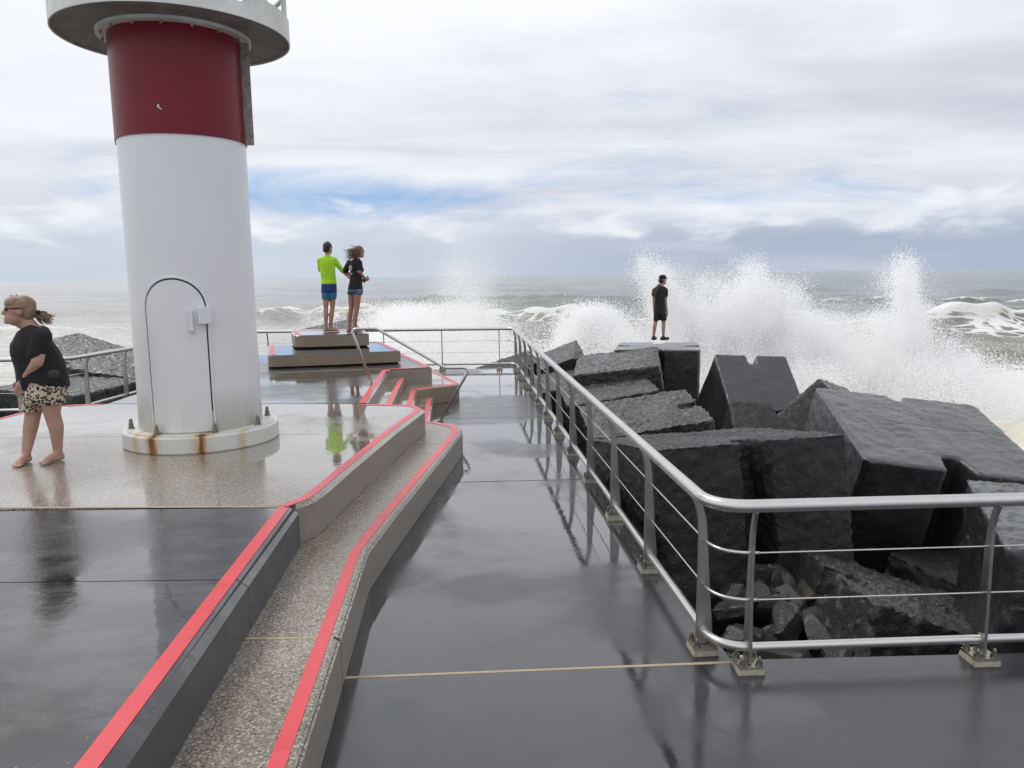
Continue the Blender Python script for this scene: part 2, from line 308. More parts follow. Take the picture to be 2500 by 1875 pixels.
class MB:
    def __init__(s): s.v = []; s.f = []; s.mi = []
    def add(s, v, f, m=0):
        k = len(s.v); s.v += [tuple(p) for p in v]; s.f += [tuple(i+k for i in q) for q in f]; s.mi += [m]*len(f)
    def box(s, c, d, m=0, rz=0.0):
        cs, sn = math.cos(rz), math.sin(rz); v = []
        for sx_ in (-1, 1):
            for sy in (-1, 1):
                for sz_ in (-1, 1):
                    x, y = sx_*d[0]/2, sy*d[1]/2; v.append((c[0]+x*cs-y*sn, c[1]+x*sn+y*cs, c[2]+sz_*d[2]/2))
        s.add(v, [(0, 1, 3, 2), (4, 6, 7, 5), (0, 4, 5, 1), (2, 3, 7, 6), (0, 2, 6, 4), (1, 5, 7, 3)], m)
    def lathe(s, prof, seg=48, c=(0, 0), a0=0.0, a1=2*math.pi, m=0, close=True):
        full = abs(a1-a0-2*math.pi) < 1e-6; n = seg if full else seg+1; v = []
        for i in range(n):
            a = a0+(a1-a0)*i/seg
            for r, z in prof: v.append((c[0]+r*math.cos(a), c[1]+r*math.sin(a), z))
        k = len(prof); f = []
        for i in range(seg):
            j = (i+1) % n
            for q in range(k-1 if not close else k):
                q2 = (q+1) % k; f.append((i*k+q, j*k+q, j*k+q2, i*k+q2))
        if not full and close: f += [tuple(range(k)), tuple(range((n-1)*k, n*k))]
        s.add(v, f, m)
    def cyl(s, c, r, h, seg=12, m=0, r2=None):
        r2 = r if r2 is None else r2
        v = [(c[0]+r*math.cos(2*math.pi*i/seg), c[1]+r*math.sin(2*math.pi*i/seg), c[2]) for i in range(seg)]
        v += [(c[0]+r2*math.cos(2*math.pi*i/seg), c[1]+r2*math.sin(2*math.pi*i/seg), c[2]+h) for i in range(seg)]
        s.add(v, [(i, (i+1) % seg, seg+(i+1) % seg, seg+i) for i in range(seg)]+[tuple(range(seg)), tuple(range(seg, 2*seg))], m)
    def tube(s, pts, r, seg=12, m=0, cap=True):
        pts = [Vector(p) for p in pts]; n = len(pts); rr = r if isinstance(r, (list, tuple)) else [r]*n
        T = [(pts[min(i+1, n-1)]-pts[max(i-1, 0)]).normalized() for i in range(n)]
        u = T[0].orthogonal().normalized(); v = []
        for i in range(n):
            u = (u-T[i]*u.dot(T[i])).normalized(); b = T[i].cross(u)
            for k in range(seg):
                a = 2*math.pi*k/seg; v.append(pts[i]+(u*math.cos(a)+b*math.sin(a))*rr[i])
        f = [(i*seg+k, i*seg+(k+1) % seg, (i+1)*seg+(k+1) % seg, (i+1)*seg+k) for i in range(n-1) for k in range(seg)]
        if cap: f += [tuple(range(seg)), tuple(range((n-1)*seg, n*seg))]
        s.add(v, f, m)
    def ball(s, c, r, seg=14, rings=8, m=0, M=None):
        r = (r, r, r) if not isinstance(r, (tuple, list)) else r; v = [(0, 0, 1)]
        for i in range(1, rings):
            th = math.pi*i/rings
            v += [(math.sin(th)*math.cos(2*math.pi*k/seg), math.sin(th)*math.sin(2*math.pi*k/seg), math.cos(th)) for k in range(seg)]
        v.append((0, 0, -1)); v = [Vector((p[0]*r[0], p[1]*r[1], p[2]*r[2])) for p in v]
        if M is not None: v = [M @ p for p in v]
        v = [p+Vector(c) for p in v]
        f = [(0, 1+k, 1+(k+1) % seg) for k in range(seg)]
        for i in range(rings-2):
            f += [(1+i*seg+k, 1+i*seg+(k+1) % seg, 1+(i+1)*seg+(k+1) % seg, 1+(i+1)*seg+k) for k in range(seg)]
        e = len(v)-1; b0 = 1+(rings-2)*seg; f += [(b0+k, e, b0+(k+1) % seg) for k in range(seg)]
        s.add(v, f, m)
    def cap(s, p0, r0, p1, r1, seg=12, m=0, k=3):   # tapered capsule
        p0, p1 = Vector(p0), Vector(p1); d = (p1-p0); L = d.length; d = d/L if L > 1e-6 else Vector((0, 0, 1))
        pts, rs = [], []
        for i in range(k+1):
            a = math.pi/2*(1-i/k); pts.append(p0-d*r0*math.sin(a)); rs.append(max(r0*math.cos(a), .0008))
        for i in range(k+1):
            a = math.pi/2*i/k; pts.append(p1+d*r1*math.sin(a)); rs.append(max(r1*math.cos(a), .0008))
        s.tube(pts, rs, seg, m)
    def loft(s, rings, seg=20, m=0):                # rings: (cx,cy,cz,rx,ry[,tilt about x])
        v = []
        for q in rings:
            tl = q[5] if len(q) > 5 else 0.0; tu = q[6] if len(q) > 6 else 0.0
            for k in range(seg):
                a = 2*math.pi*k/seg; x, y = q[3]*math.cos(a), q[4]*math.sin(a)
                v.append((q[0]+x*math.cos(tu), q[1]+y*math.cos(tl), q[2]+y*math.sin(tl)+x*math.sin(tu)))
        n = len(rings)
        f = [(i*seg+k, i*seg+(k+1) % seg, (i+1)*seg+(k+1) % seg, (i+1)*seg+k) for i in range(n-1) for k in range(seg)]
        s.add(v, f+[tuple(range(seg)), tuple(range((n-1)*seg, n*seg))], m)
    def build(s, name, material, parent=None, smooth=False, voxel=0.0, smo=0):
        if SHEAR[0]: s.v = [(p[0]+SHEAR[0]*p[2], p[1], p[2]) for p in s.v]
        o = mesh_obj(name, s.v, s.f, material, parent, smooth)
        if any(s.mi): o.data.polygons.foreach_set('material_index', s.mi)
        if voxel:
            md = o.modifiers.new('remesh', 'REMESH'); md.mode = 'VOXEL'; md.voxel_size = voxel; md.use_smooth_shade = True
            if smo: m2 = o.modifiers.new('smooth', 'SMOOTH'); m2.factor = .5; m2.iterations = smo
        return o
def fillet(pts, r, n=6):
    pts = [Vector(p) for p in pts]; outp = [pts[0]]
    for i in range(1, len(pts)-1):
        a, b, c = pts[i-1], pts[i], pts[i+1]; d0 = (a-b).normalized(); d1 = (c-b).normalized()
        rr = min(r if not isinstance(r, (list, tuple)) else r[i], (a-b).length*.49, (c-b).length*.49)
        p0, p1 = b+d0*rr, b+d1*rr
        for k in range(n+1):
            q = k/n; outp.append((p0*(1-q)+b*q)*(1-q)+(b*(1-q)+p1*q)*q)
    return outp+[pts[-1]]
def offset_poly(poly, ds):
    n = len(poly); o = []
    A = sum(poly[i][0]*poly[(i+1) % n][1]-poly[(i+1) % n][0]*poly[i][1] for i in range(n)); sg = 1 if A > 0 else -1
    for i in range(n):
        a, b, c = Vector(poly[i-1][:2]), Vector(poly[i][:2]), Vector(poly[(i+1) % n][:2])
        d0, d1 = (b-a).normalized(), (c-b).normalized()
        n0, n1 = Vector((-d0.y, d0.x))*sg, Vector((-d1.y, d1.x))*sg
        e0, e1 = ds[(i-1) % n], ds[i]; p, q = b+n0*e0, b+n1*e1
        cr = d0.x*d1.y-d0.y*d1.x
        if abs(cr) < .02: o.append(tuple(b+(n0*e0+n1*e1)/2))
        else:
            tt = ((q-p).x*d1.y-(q-p).y*d1.x)/cr; x = p+d0*tt
            o.append(tuple(x) if (x-b).length < 4*max(abs(e0), abs(e1), .01) else tuple(b+(n0*e0+n1*e1)/2))
    return o
def slab(name, poly, zt, zb, ch, mats, parent=None, drop=None):
    """prism with a chamfered top edge; ch: width per edge; mats (top, side)"""
    n = len(poly); ch = ch if isinstance(ch, (list, tuple)) else [ch]*n
    ins = offset_poly(poly, ch); dz = drop if drop is not None else max(ch)*.7
    v = [(p[0], p[1], zb) for p in poly]+[(p[0], p[1], zt-dz) for p in poly]+[(p[0], p[1], zt) for p in ins]
    f, mi = [], []
    for i in range(n):
        j = (i+1) % n
        f += [(i, j, n+j, n+i), (n+i, n+j, 2*n+j, 2*n+i)]; mi += [1, 0]
    f += [tuple(range(2*n, 3*n)), tuple(range(n))]; mi += [0, 1]
    o = mesh_obj(name, v, f, list(mats), parent); o.data.polygons.foreach_set('material_index', mi); return o
def ribbon(name, path, half, z, material, parent, th=.003, offs=None):
    pts = [Vector(p[:2]) for p in path]; n = len(pts); L_, R_ = [], []
    for i in range(n):
        d = (pts[min(i+1, n-1)]-pts[max(i-1, 0)]).normalized(); nn = Vector((-d.y, d.x))
        k = 1.0
        if 0 < i < n-1:
            d0 = (pts[i]-pts[i-1]).normalized(); k = 1/max(.5, abs(d0.dot(d)))
        L_.append(pts[i]+nn*half*k); R_.append(pts[i]-nn*half*k)
    v = [(p.x, p.y, z) for p in L_]+[(p.x, p.y, z) for p in R_]+[(p.x, p.y, z+th) for p in L_]+[(p.x, p.y, z+th) for p in R_]
    f = []
    for i in range(n-1):
        f += [(2*n+i, 2*n+i+1, 3*n+i+1, 3*n+i), (i, n+i, n+i+1, i+1), (i, i+1, 2*n+i+1, 2*n+i), (n+i, 3*n+i, 3*n+i+1, n+i+1)]
    f += [(0, 2*n, 3*n, n), (n-1, 2*n-1, 4*n-1, 3*n-1)]
    return mesh_obj(name, v, f, material, parent)
def offset_path(path, d):
    pts = [Vector(p[:2]) for p in path]; o = []
    for i in range(len(pts)):
        dd = (pts[min(i+1, len(pts)-1)]-pts[max(i-1, 0)]).normalized(); o.append(pts[i]+Vector((-dd.y, dd.x))*d)
    return o
random.seed(7); rng = np.random.default_rng(7)

# ------------------------------------------------------------------ sea
SEA = -3.1
def build_sea():
    nr, nc = 520, 720
    rows = np.concatenate([np.geomspace(7, 190, 440), np.geomspace(192, 40000, 121)[1:]]); nr = len(rows)
    an = np.radians(np.linspace(-95, 95, nc)); Rr, A = np.meshgrid(rows, an, indexing='ij')
    x, y = Rr*np.sin(A), Rr*np.cos(A); z = np.zeros_like(x)
    fade = lambda wl: np.clip(1.5-Rr*.0125*6/wl*.5, 0, 1)
    for wl, amp, dirn in ((62, .42, -75), (41, .34, -100), (27, .26, -58), (17, .17, -112), (11, .12, -70), (7.3, .085, -95), (5.1, .06, -50), (3.4, .04, -120), (2.3, .026, -80), (1.5, .016, -40)):
        k = 2*np.pi/wl; a = np.radians(dirn); ph = rng.uniform(0, 6.28)
        arg = k*(x*np.cos(a)+y*np.sin(a))+ph+1.1*np.sin(x*.9/wl+ph)+.7*np.sin(y*.6/wl)
        z += amp*(np.sin(arg)+.28*np.cos(2*arg))*fade(wl)
    foam = np.zeros_like(x)
    def ridge(cx, cy, ang, L, h, wf, wb, fm=1.0):
        nonlocal z, foam
        c, s = math.cos(ang), math.sin(ang); u = (x-cx)*c+(y-cy)*s; v = -(x-cx)*s+(y-cy)*c
        v = v+.9*np.sin(u*.35)+.5*np.sin(u*.8+1)
        win = np.exp(-(u/L)**4)*(1+.18*np.sin(u*.55)+.12*np.sin(u*1.3+2)); wv = np.where(v < 0, np.exp(-(v/wf)**2), np.exp(-(v/wb)**2))
        z += h*win*wv; foam += fm*win*np.exp(-((v-.15*wb)/(wb*.30))**2)*.75+fm*.30*win*np.exp(-((v+2.6*wf)/(wf*2.2))**2)
    ridge(-22, 92, .06, 13, 2.1, 1.7, 6, .5); ridge(3, 92, -.05, 8, 1.6, 1.6, 5, .8); ridge(52, 74, .10, 15, 1.7, 1.5, 5, .95)
    ridge(24, 78, .05, 9, 1.1, 1.5, 4, .9); ridge(-45, 70, -.1, 12, .9, 1.4, 4, .5); ridge(70, 120, .05, 28, 1.2, 2.0, 6, .8); ridge(-5, 150, .04, 25, 1.1, 2.5, 6, .35)
    # white water where the swell breaks on the breakwater
    dx = np.maximum(np.maximum(-9-x, x-14), 0); dy = np.maximum(y-21, 0); near = np.sqrt(dx**2+dy**2)
    foam += np.clip(1.12-near/36, 0, 1)*.95
    foam += .30*np.exp(-((y-82-.1*x)/26)**2)*np.clip(1-np.abs(x-30)/75, 0, 1)
    foam += (.19+.12*np.clip(-x/60, 0, 1))*np.exp(-(Rr/190)**2)+.06*np.clip((z-.55), 0, 1)*np.exp(-(Rr/900)**2)
    z += np.clip(1-near/26, 0, 1)*.55*(np.sin(x*.9+y*.5)*np.sin(y*.8-x*.35)+.6*np.sin(x*1.9+1)*np.sin(y*2.1))*np.clip(1.3-Rr/60, 0, 1)
    v = np.stack([x, y, z+SEA], -1).reshape(-1, 3); i = np.arange(nr-1)[:, None]*nc+np.arange(nc-1)[None, :]
    f = np.stack([i, i+1, i+nc+1, i+nc], -1).reshape(-1, 4)
    me = bpy.data.meshes.new('sea'); me.vertices.add(len(v)); me.vertices.foreach_set('co', v.ravel().astype(np.float32))
    me.loops.add(f.size); me.loops.foreach_set('vertex_index', f.ravel().astype(np.int32))
    me.polygons.add(len(f)); me.polygons.foreach_set('loop_start', np.arange(0, f.size, 4, dtype=np.int32)); me.polygons.foreach_set('loop_total', np.full(len(f), 4, np.int32))
    me.polygons.foreach_set('use_smooth', np.ones(len(f), bool)); me.update()
    at = me.attributes.new('foam', 'FLOAT', 'POINT'); at.data.foreach_set('value', np.clip(foam, 0, 1.2).ravel().astype(np.float32))
    t = mat('sea_water')
    fo = t.node('ShaderNodeAttribute', attribute_name='foam').outputs['Fac']
    sp = t.node('ShaderNodeSeparateXYZ'); t.l.new(t.pos, sp.inputs[0])
    ang_ = t.math('DIVIDE', sp.outputs[0], t.math('MAXIMUM', sp.outputs[1], 1.0))
    sand_sheen = t.smooth(t.math('ADD', ang_, t.math('MULTIPLY', t.noise(t.pos, .012, 3), .5)), .55, -.25)  # pale left water: sediment plus reflected bright sky, put into the colour
    deep = t.mix(sand_sheen, (.105, .138, .120), (.40, .39, .375))
    nearb = t.smooth(t.vmath('LENGTH', t.pos) if False else sp.outputs[1], 130, 50)
    deep = t.mix(nearb, deep, t.mix(sand_sheen, (.19, .185, .145), (.58, .565, .53)))
    pst = t.mapping(t.pos, sca=(.45, 1, 1))
    n_big = t.noise(pst, .16, 5, .6, .8); n_med = t.noise(pst, .75, 6, .65, 1.2); lace = t.voro(t.vmath('ADD', pst, t.vmath('SCALE', t.node('ShaderNodeTexNoise', inp={'Scale': .5, 'Vector': pst}).outputs['Color'], 1.6)), .8, 'DISTANCE_TO_EDGE')
    nn = t.math('ADD', t.math('MULTIPLY', n_big, .45), t.math('ADD', t.math('MULTIPLY', n_med, .45), t.math('MULTIPLY', t.smooth(lace, .22, .0), .16)))
    thr = t.math('SUBTRACT', 1.0, fo)
    fmask = t.smooth(t.math('SUBTRACT', nn, t.lin(fo, 0, 1, .86, .20)), -.035, .09)
    foamc = t.mix(t.smooth(t.noise(pst, .35, 5), .35, .65), (.74, .725, .68), (.88, .88, .87))
    foamc = t.mix(t.math('MULTIPLY', t.smooth(t.noise(t.mapping(t.pos, loc=(30, 8, 0)), .10, 4), .52, .68), .55), foamc, (.62, .56, .43))
    c = t.mix(fmask, deep, foamc)
    ch_ = t.noise(t.mapping(t.pos, sca=(.6, 1, 1)), 1.4, 6, .62, .5); ch2 = t.noise(t.mapping(t.pos, sca=(.5, 1, 1)), .28, 5, .6, .4)
    b1 = t.bump(ch2, .55, 1.0); b2 = t.bump(t.math('ADD', ch_, t.math('MULTIPLY', n_med, t.math('MULTIPLY', fmask, 1.2))), .5, .30, b1)
    setp(t, color=c, rough=t.lin(fmask, 0, 1, .16, .85), spec=.5, ior=1.33, normal=b2)
    me.materials.append(MATS['sea_water'])
    o = bpy.data.objects.new('sea', me); link(o); tag(o, 'choppy grey-green sea with white foam breaking round the breakwater', None, kind='structure')
build_sea()

# ------------------------------------------------------------------ platform: walkway, terrace, ledge, stairs
L1, T1 = .30, .60
def lerp2(a, b, t): return (a[0]+(b[0]-a[0])*t, a[1]+(b[1]-a[1])*t)
RUN = [(1.140, 4.42), (.11, 18.68)]                       # post line of the right-hand railing
def xr(y, off=.14): return RUN[0][0]+(RUN[1][0]-RUN[0][0])*(y-RUN[0][1])/(RUN[1][1]-RUN[0][1])+off
walk = slab('walkway', [(7, -5), (7, 4.44), (1.29, 4.31), (xr(18.9), 18.93), (-7.2, 18.93), (-7.62, 12.72), (-13, 12.5), (-13, -5)], -.012, -1.5, .004, ('joint_dark', 'dark_cast_wall'))
tag(walk, 'wet dark concrete walkway along the end of the breakwater', kind='structure')
def bay(y0a, y0b, y1a, y1b, xl=-7.05, g=.005):
    return [(xl, y0a+g), (xr(y0b) if y0b > 4.3 else 6.99, y0b+g), (xr(y1b) if y1b > 4.3 else 6.99, y1b-g), (xl, y1a-g)]
slab('slab', [(-3, -4.99), (6.98, -4.99), (6.98, 4.432), (1.30, 4.302), (1.285, 4.262), (-1.035, 4.135), (-3, 4.03)], 0, -.2, .004, ('wet_dark_concrete', 'dark_cast_wall'), walk)
slab('slab', [(-3, 4.055), (-1.035, 4.16), (1.283, 4.287), (xr(8.41, .135), 8.41), (-3, 8.27)], 0, -.2, .004, ('wet_dark_concrete', 'dark_cast_wall'), walk)
slab('slab', [(-3, 8.285), (xr(8.425, .135), 8.425), (xr(12.3, .135), 12.3), (-3, 12.15)], 0, -.2, .004, ('wet_dark_concrete', 'dark_cast_wall'), walk)
slab('slab', [(-3, 12.165), (xr(12.315, .135), 12.315), (xr(18.9, .135), 18.92), (-3, 18.92)], 0, -.2, .004, ('wet_dark_concrete', 'dark_cast_wall'), walk)
slab('slab', [(-3.012, -4.9), (-3.012, 18.92), (-7.19, 18.92), (-7.6, 12.74), (-12.9, 12.52), (-12.9, -4.9)], 0, -.2, .004, ('wet_dark_concrete', 'dark_cast_wall'), walk)
ribbon('joint_sealant', [(-3, 4.043), (-1.035, 4.148), (1.27, 4.272)], .0115, -.006, 'joint_sealant', walk, th=.008)

# lower ledge: a long seat step of exposed pebbles
led_out = [(-.42, -4.0), (-.798, 1.4), (-.937, 3.40), (-1.008, 4.40), (-1.072, 5.33), (-1.072, 5.42), (-1.020, 6.05), (-.905, 7.2), (-.790, 8.30), (-.652, 9.70), (-.672, 9.90), (-.74, 10.08), (-.87, 10.25), (-1.04, 10.41), (-1.20, 10.475)]
ledge = slab('lower_ledge', led_out+[(-1.9, 10.45), (-1.9, -4.0)], L1-.012, .001, [0]*18, ('joint_dark', 'cast_wall'), drop=0)
tag(ledge, 'long low concrete ledge stepping down from the terrace to the walkway', kind='structure')
def split_path(path, y0, y1):
    o = []
    for a, b in zip(path[:-1], path[1:]):
        if y0 <= a[1] <= y1: o.append(a)
        for yy in (y0, y1):
            if (a[1]-yy)*(b[1]-yy) < 0: o.append((a[0]+(b[0]-a[0])*(yy-a[1])/(b[1]-a[1]), yy))
    if y0 <= path[-1][1] <= y1: o.append(path[-1])
    return o
for y0, y1 in ((-4, 4.03), (4.055, 9.0), (9.008, 10.6)):
    p = split_path(led_out, y0, y1); po = [(q[0]+.012, q[1]) for q in p] if y1 < 10 else [(q[0]+.010, q[1]+(.010 if q[1] > 9.8 else 0)) for q in p]
    yb = po[-1][1]
    pl = po+[(-1.88, yb), (-1.88, po[0][1])]; nn = len(po)
    slab('slab', pl, L1, .05 if False else L1-.30+.004, [.035]*(nn-1)+[.035 if y1 > 10 else .003, .003, .003], ('pebble_concrete', 'cast_wall'), ledge, drop=.022)
ribbon('joint_sealant', [(-1.86, 4.0425), (-1.01, 4.0425)], .0115, L1-.008, 'joint_sealant', ledge, th=.009)
ribbon('edge_stripe', [tuple(q) for q in offset_path(led_out, .082)][0:16], .037, L1+.001, 'red_stripe', ledge)

# terrace
terr_r0 = [(-1.03, -4.0), (-1.392, 2.489), (-1.504, 4.132), (-1.592, 5.515)]
terr_r1 = [(-1.640, 5.56), (-1.575, 5.63), (-1.525, 5.74), (-1.487, 6.00), (-1.440, 6.604), (-1.360, 7.45), (-1.279, 8.299), (-1.118, 9.60), (-1.12, 9.72), (-1.17, 9.85), (-1.25, 9.99), (-1.36, 10.07), (-1.52, 10.105), (-2.02, 10.19)]
back_r = [(-1.948, 10.24), (-2.235, 13.86), (-2.21, 13.97), (-2.12, 14.01), (-1.60, 14.20), (-1.51, 14.26), (-1.50, 14.34), (-1.53, 14.44), (-2.37, 16.83), (-2.75, 17.4), (-3.4, 17.75)]
left_e = [(-6.42, -4), (-6.40, 9.40), (-6.37, 9.78), (-6.27, 10.2), (-6.04, 10.42), (-5.6, 10.46)]
terr = slab('terrace', [(-1.06, -3.99), (-1.62, 5.5), (-1.66, 5.75), (-1.52, 6.1), (-1.20, 9.6), (-1.4, 10.0), (-2.05, 10.15), (-2.30, 13.9), (-2.34, 14.06), (-1.68, 14.40), (-2.45, 16.7), (-3.5, 17.6), (-5.2, 17.5), (-5.65, 16.5), (-5.6, 10.4), (-6.1, 10.35), (-6.35, 9.4), (-6.35, -3.99)], T1-.012, .001, [0]*18, ('joint_dark', 'dark_cast_wall'), drop=0)
tag(terr, 'raised terrace of wet dark and pebbled concrete bays under the tower', kind='structure')
def bay_poly(right, y0, y1, xl):
    p = split_path(right, y0, y1); return p+[(xl, p[-1][1]), (xl, p[0][1])], len(p)
for y0, y1 in ((-4.0, 4.146), (4.152, 5.52)):
    pl, nn = bay_poly(terr_r0, y0, y1, -6.41)
    slab('slab', pl, T1, L1+.003, [.062]*(nn-1)+[.002, .004, .002], ('terrace_basalt', 'dark_cast_wall'), terr, drop=.045)
def peb_bay(y0, y1, last):
    p = split_path(terr_r1, y0, y1) if not last else [q for q in split_path(terr_r1, y0, 99)]
    l = split_path(left_e, max(p[0][1], y0), min(y1, 10.46)) if not last else [q for q in left_e if q[1] > y0]+[]
    if last: l = [(-6.41, p[0][1])]+l
    else: l = [(-6.41, p[0][1]), (-6.41, p[-1][1])]
    pl = p+l[::-1]; n = len(pl); ch = [.045]*(len(p)-1)+[.003]+[.02]*(n-len(p)-1)+[.003]
    if last: ch[len(p)-1] = .003
    slab('slab', pl, T1, L1+.003, ch, ('pebble_concrete_wet', 'cast_wall'), terr, drop=.03)
peb_bay(5.545, 8.20, False); peb_bay(8.206, 99, True)
pl = back_r+[(-5.0, 17.65), (-5.45, 17.2), (-5.62, 16.6), (-5.58, 10.47), (-2.03, 10.197)]
slab('slab', pl, T1, .10, [.03]*10+[.01]*6, ('terrace_basalt', 'cast_wall'), terr, drop=.02)
ribbon('joint_sealant', [(-6.35, 5.73), (-3.9, 5.60), (-1.70, 5.527)], .013, T1+.001, 'joint_sealant', terr, th=.003)
ribbon('joint_sealant', [(-4.9, 13.55), (-2.4, 14.12)], .010, T1+.001, 'joint_sealant', terr, th=.003)
ribbon('edge_stripe', offset_path(terr_r0, .108), .042, T1+.001, 'red_stripe', terr)
ribbon('edge_stripe', [(-1.715, 5.545)]+[tuple(q) for q in offset_path(terr_r1[1:], .085)], .038, T1+.001, 'red_stripe', terr)
ribbon('edge_stripe', [tuple(q) for q in offset_path(back_r, .075)][:10], .045, T1+.001, 'red_stripe', terr)
ribbon('edge_stripe', [tuple(q) for q in offset_path(left_e, -.05)], .03, T1+.001, 'red_stripe', terr)

# stairs cut into the terrace corner, and the far tier
st = slab('stairs', [(-1.69, 10.22), (-1.955, 13.98), (-2.3, 13.98), (-2.02, 10.22)], .45, .31, [.004, .02, .02, .004], ('pebble_concrete_wet', 'block_side'), drop=.01)
tag(st, 'short flight of wet concrete steps with red nosings beside the handrail', kind='structure')
tier = [(-1.39, 10.49), (-1.532, 11.854), (-1.66, 13.30), (-1.655, 13.45), (-1.58, 13.56), (-1.404, 13.70), (-1.18, 13.86), (-1.04, 14.02), (-.985, 14.20), (-1.01, 14.38), (-1.132, 14.748), (-1.378, 15.442), (-1.648, 16.203), (-1.95, 17.0), (-2.3, 17.0), (-2.15, 10.49)]
slab('step', tier, .30, .004, .02, ('pebble_concrete_wet', 'block_side'), st, drop=.012)
slab('step', [(-1.165, 10.49), (-1.244, 11.384), (-1.398, 13.40), (-1.42, 13.62), (-1.7, 13.55), (-1.55, 10.49)], .15, .002, [.02, .02, .02, .004, .004, .004], ('pebble_concrete_wet', 'block_side'), st, drop=.01)
ribbon('edge_stripe', [(-1.755, 10.3), (-2.0, 13.93)], .042, .451, 'red_stripe', st)
ribbon('edge_stripe', [tuple(q) for q in offset_path(tier, .07)][:13], .042, .301, 'red_stripe', st)
ribbon('edge_stripe', [(-1.235, 10.52), (-1.31, 11.384), (-1.455, 13.40)], .038, .151, 'red_stripe', st)

def round_poly(poly, r, n=5):
    m = len(poly); o = []
    for i in range(m):
        a, b, c = Vector(poly[i-1]), Vector(poly[i]), Vector(poly[(i+1) % m]); d0, d1 = (a-b).normalized(), (c-b).normalized()
        p0, p1 = b+d0*r, b+d1*r
        for k in range(n+1):
            q = k/n; o.append(tuple((p0*(1-q)+b*q)*(1-q)+(b*(1-q)+p1*q)*q))
    return o
def step_block(poly, z0, z1, label, stripes):
    root = empty('step_block', (0, 0, 0)); tag(root, label, 'step block')
    c = Vector((sum(p[0] for p in poly)/4, sum(p[1] for p in poly)/4)); root.location = (c.x, c.y, z0)
    loc = [(p[0]-c.x, p[1]-c.y) for p in poly]; rp = round_poly(loc, .16)
    slab('plinth', offset_poly(rp, [.05]*len(rp)), .04, .001, .002, ('gap_shade', 'gap_shade'), root)  # black colour stands in for shade in the recess under the block
    slab('block', rp, z1-z0, .035, .022, ('wet_dark_concrete', 'block_side'), root, drop=.016)
    for s0, s1, ins in stripes:
        a, b = loc[s0], loc[s1]; ip = offset_path([lerp2(a, b, .07), lerp2(a, b, .93)], ins)
        ribbon('edge_stripe', [tuple(q) for q in ip], .045, z1-z0+.001, 'red_stripe', root)
    return root
bA = [(-4.55, 14.31), (-2.135, 14.915), (-2.93, 17.2), (-5.27, 16.6)]
step_block(bA, T1, .85, 'wide lower concrete step block carrying a smaller block on the terrace', [(1, 2, .09), (3, 0, .09)])
bB = [(-4.40, 15.60), (-2.925, 15.885), (-3.25, 17.05), (-4.86, 17.0)]
step_block(bB, .85, 1.125, 'small upper concrete step block with two barefoot people standing on it', [(3, 0, .08), (2, 3, .07)])

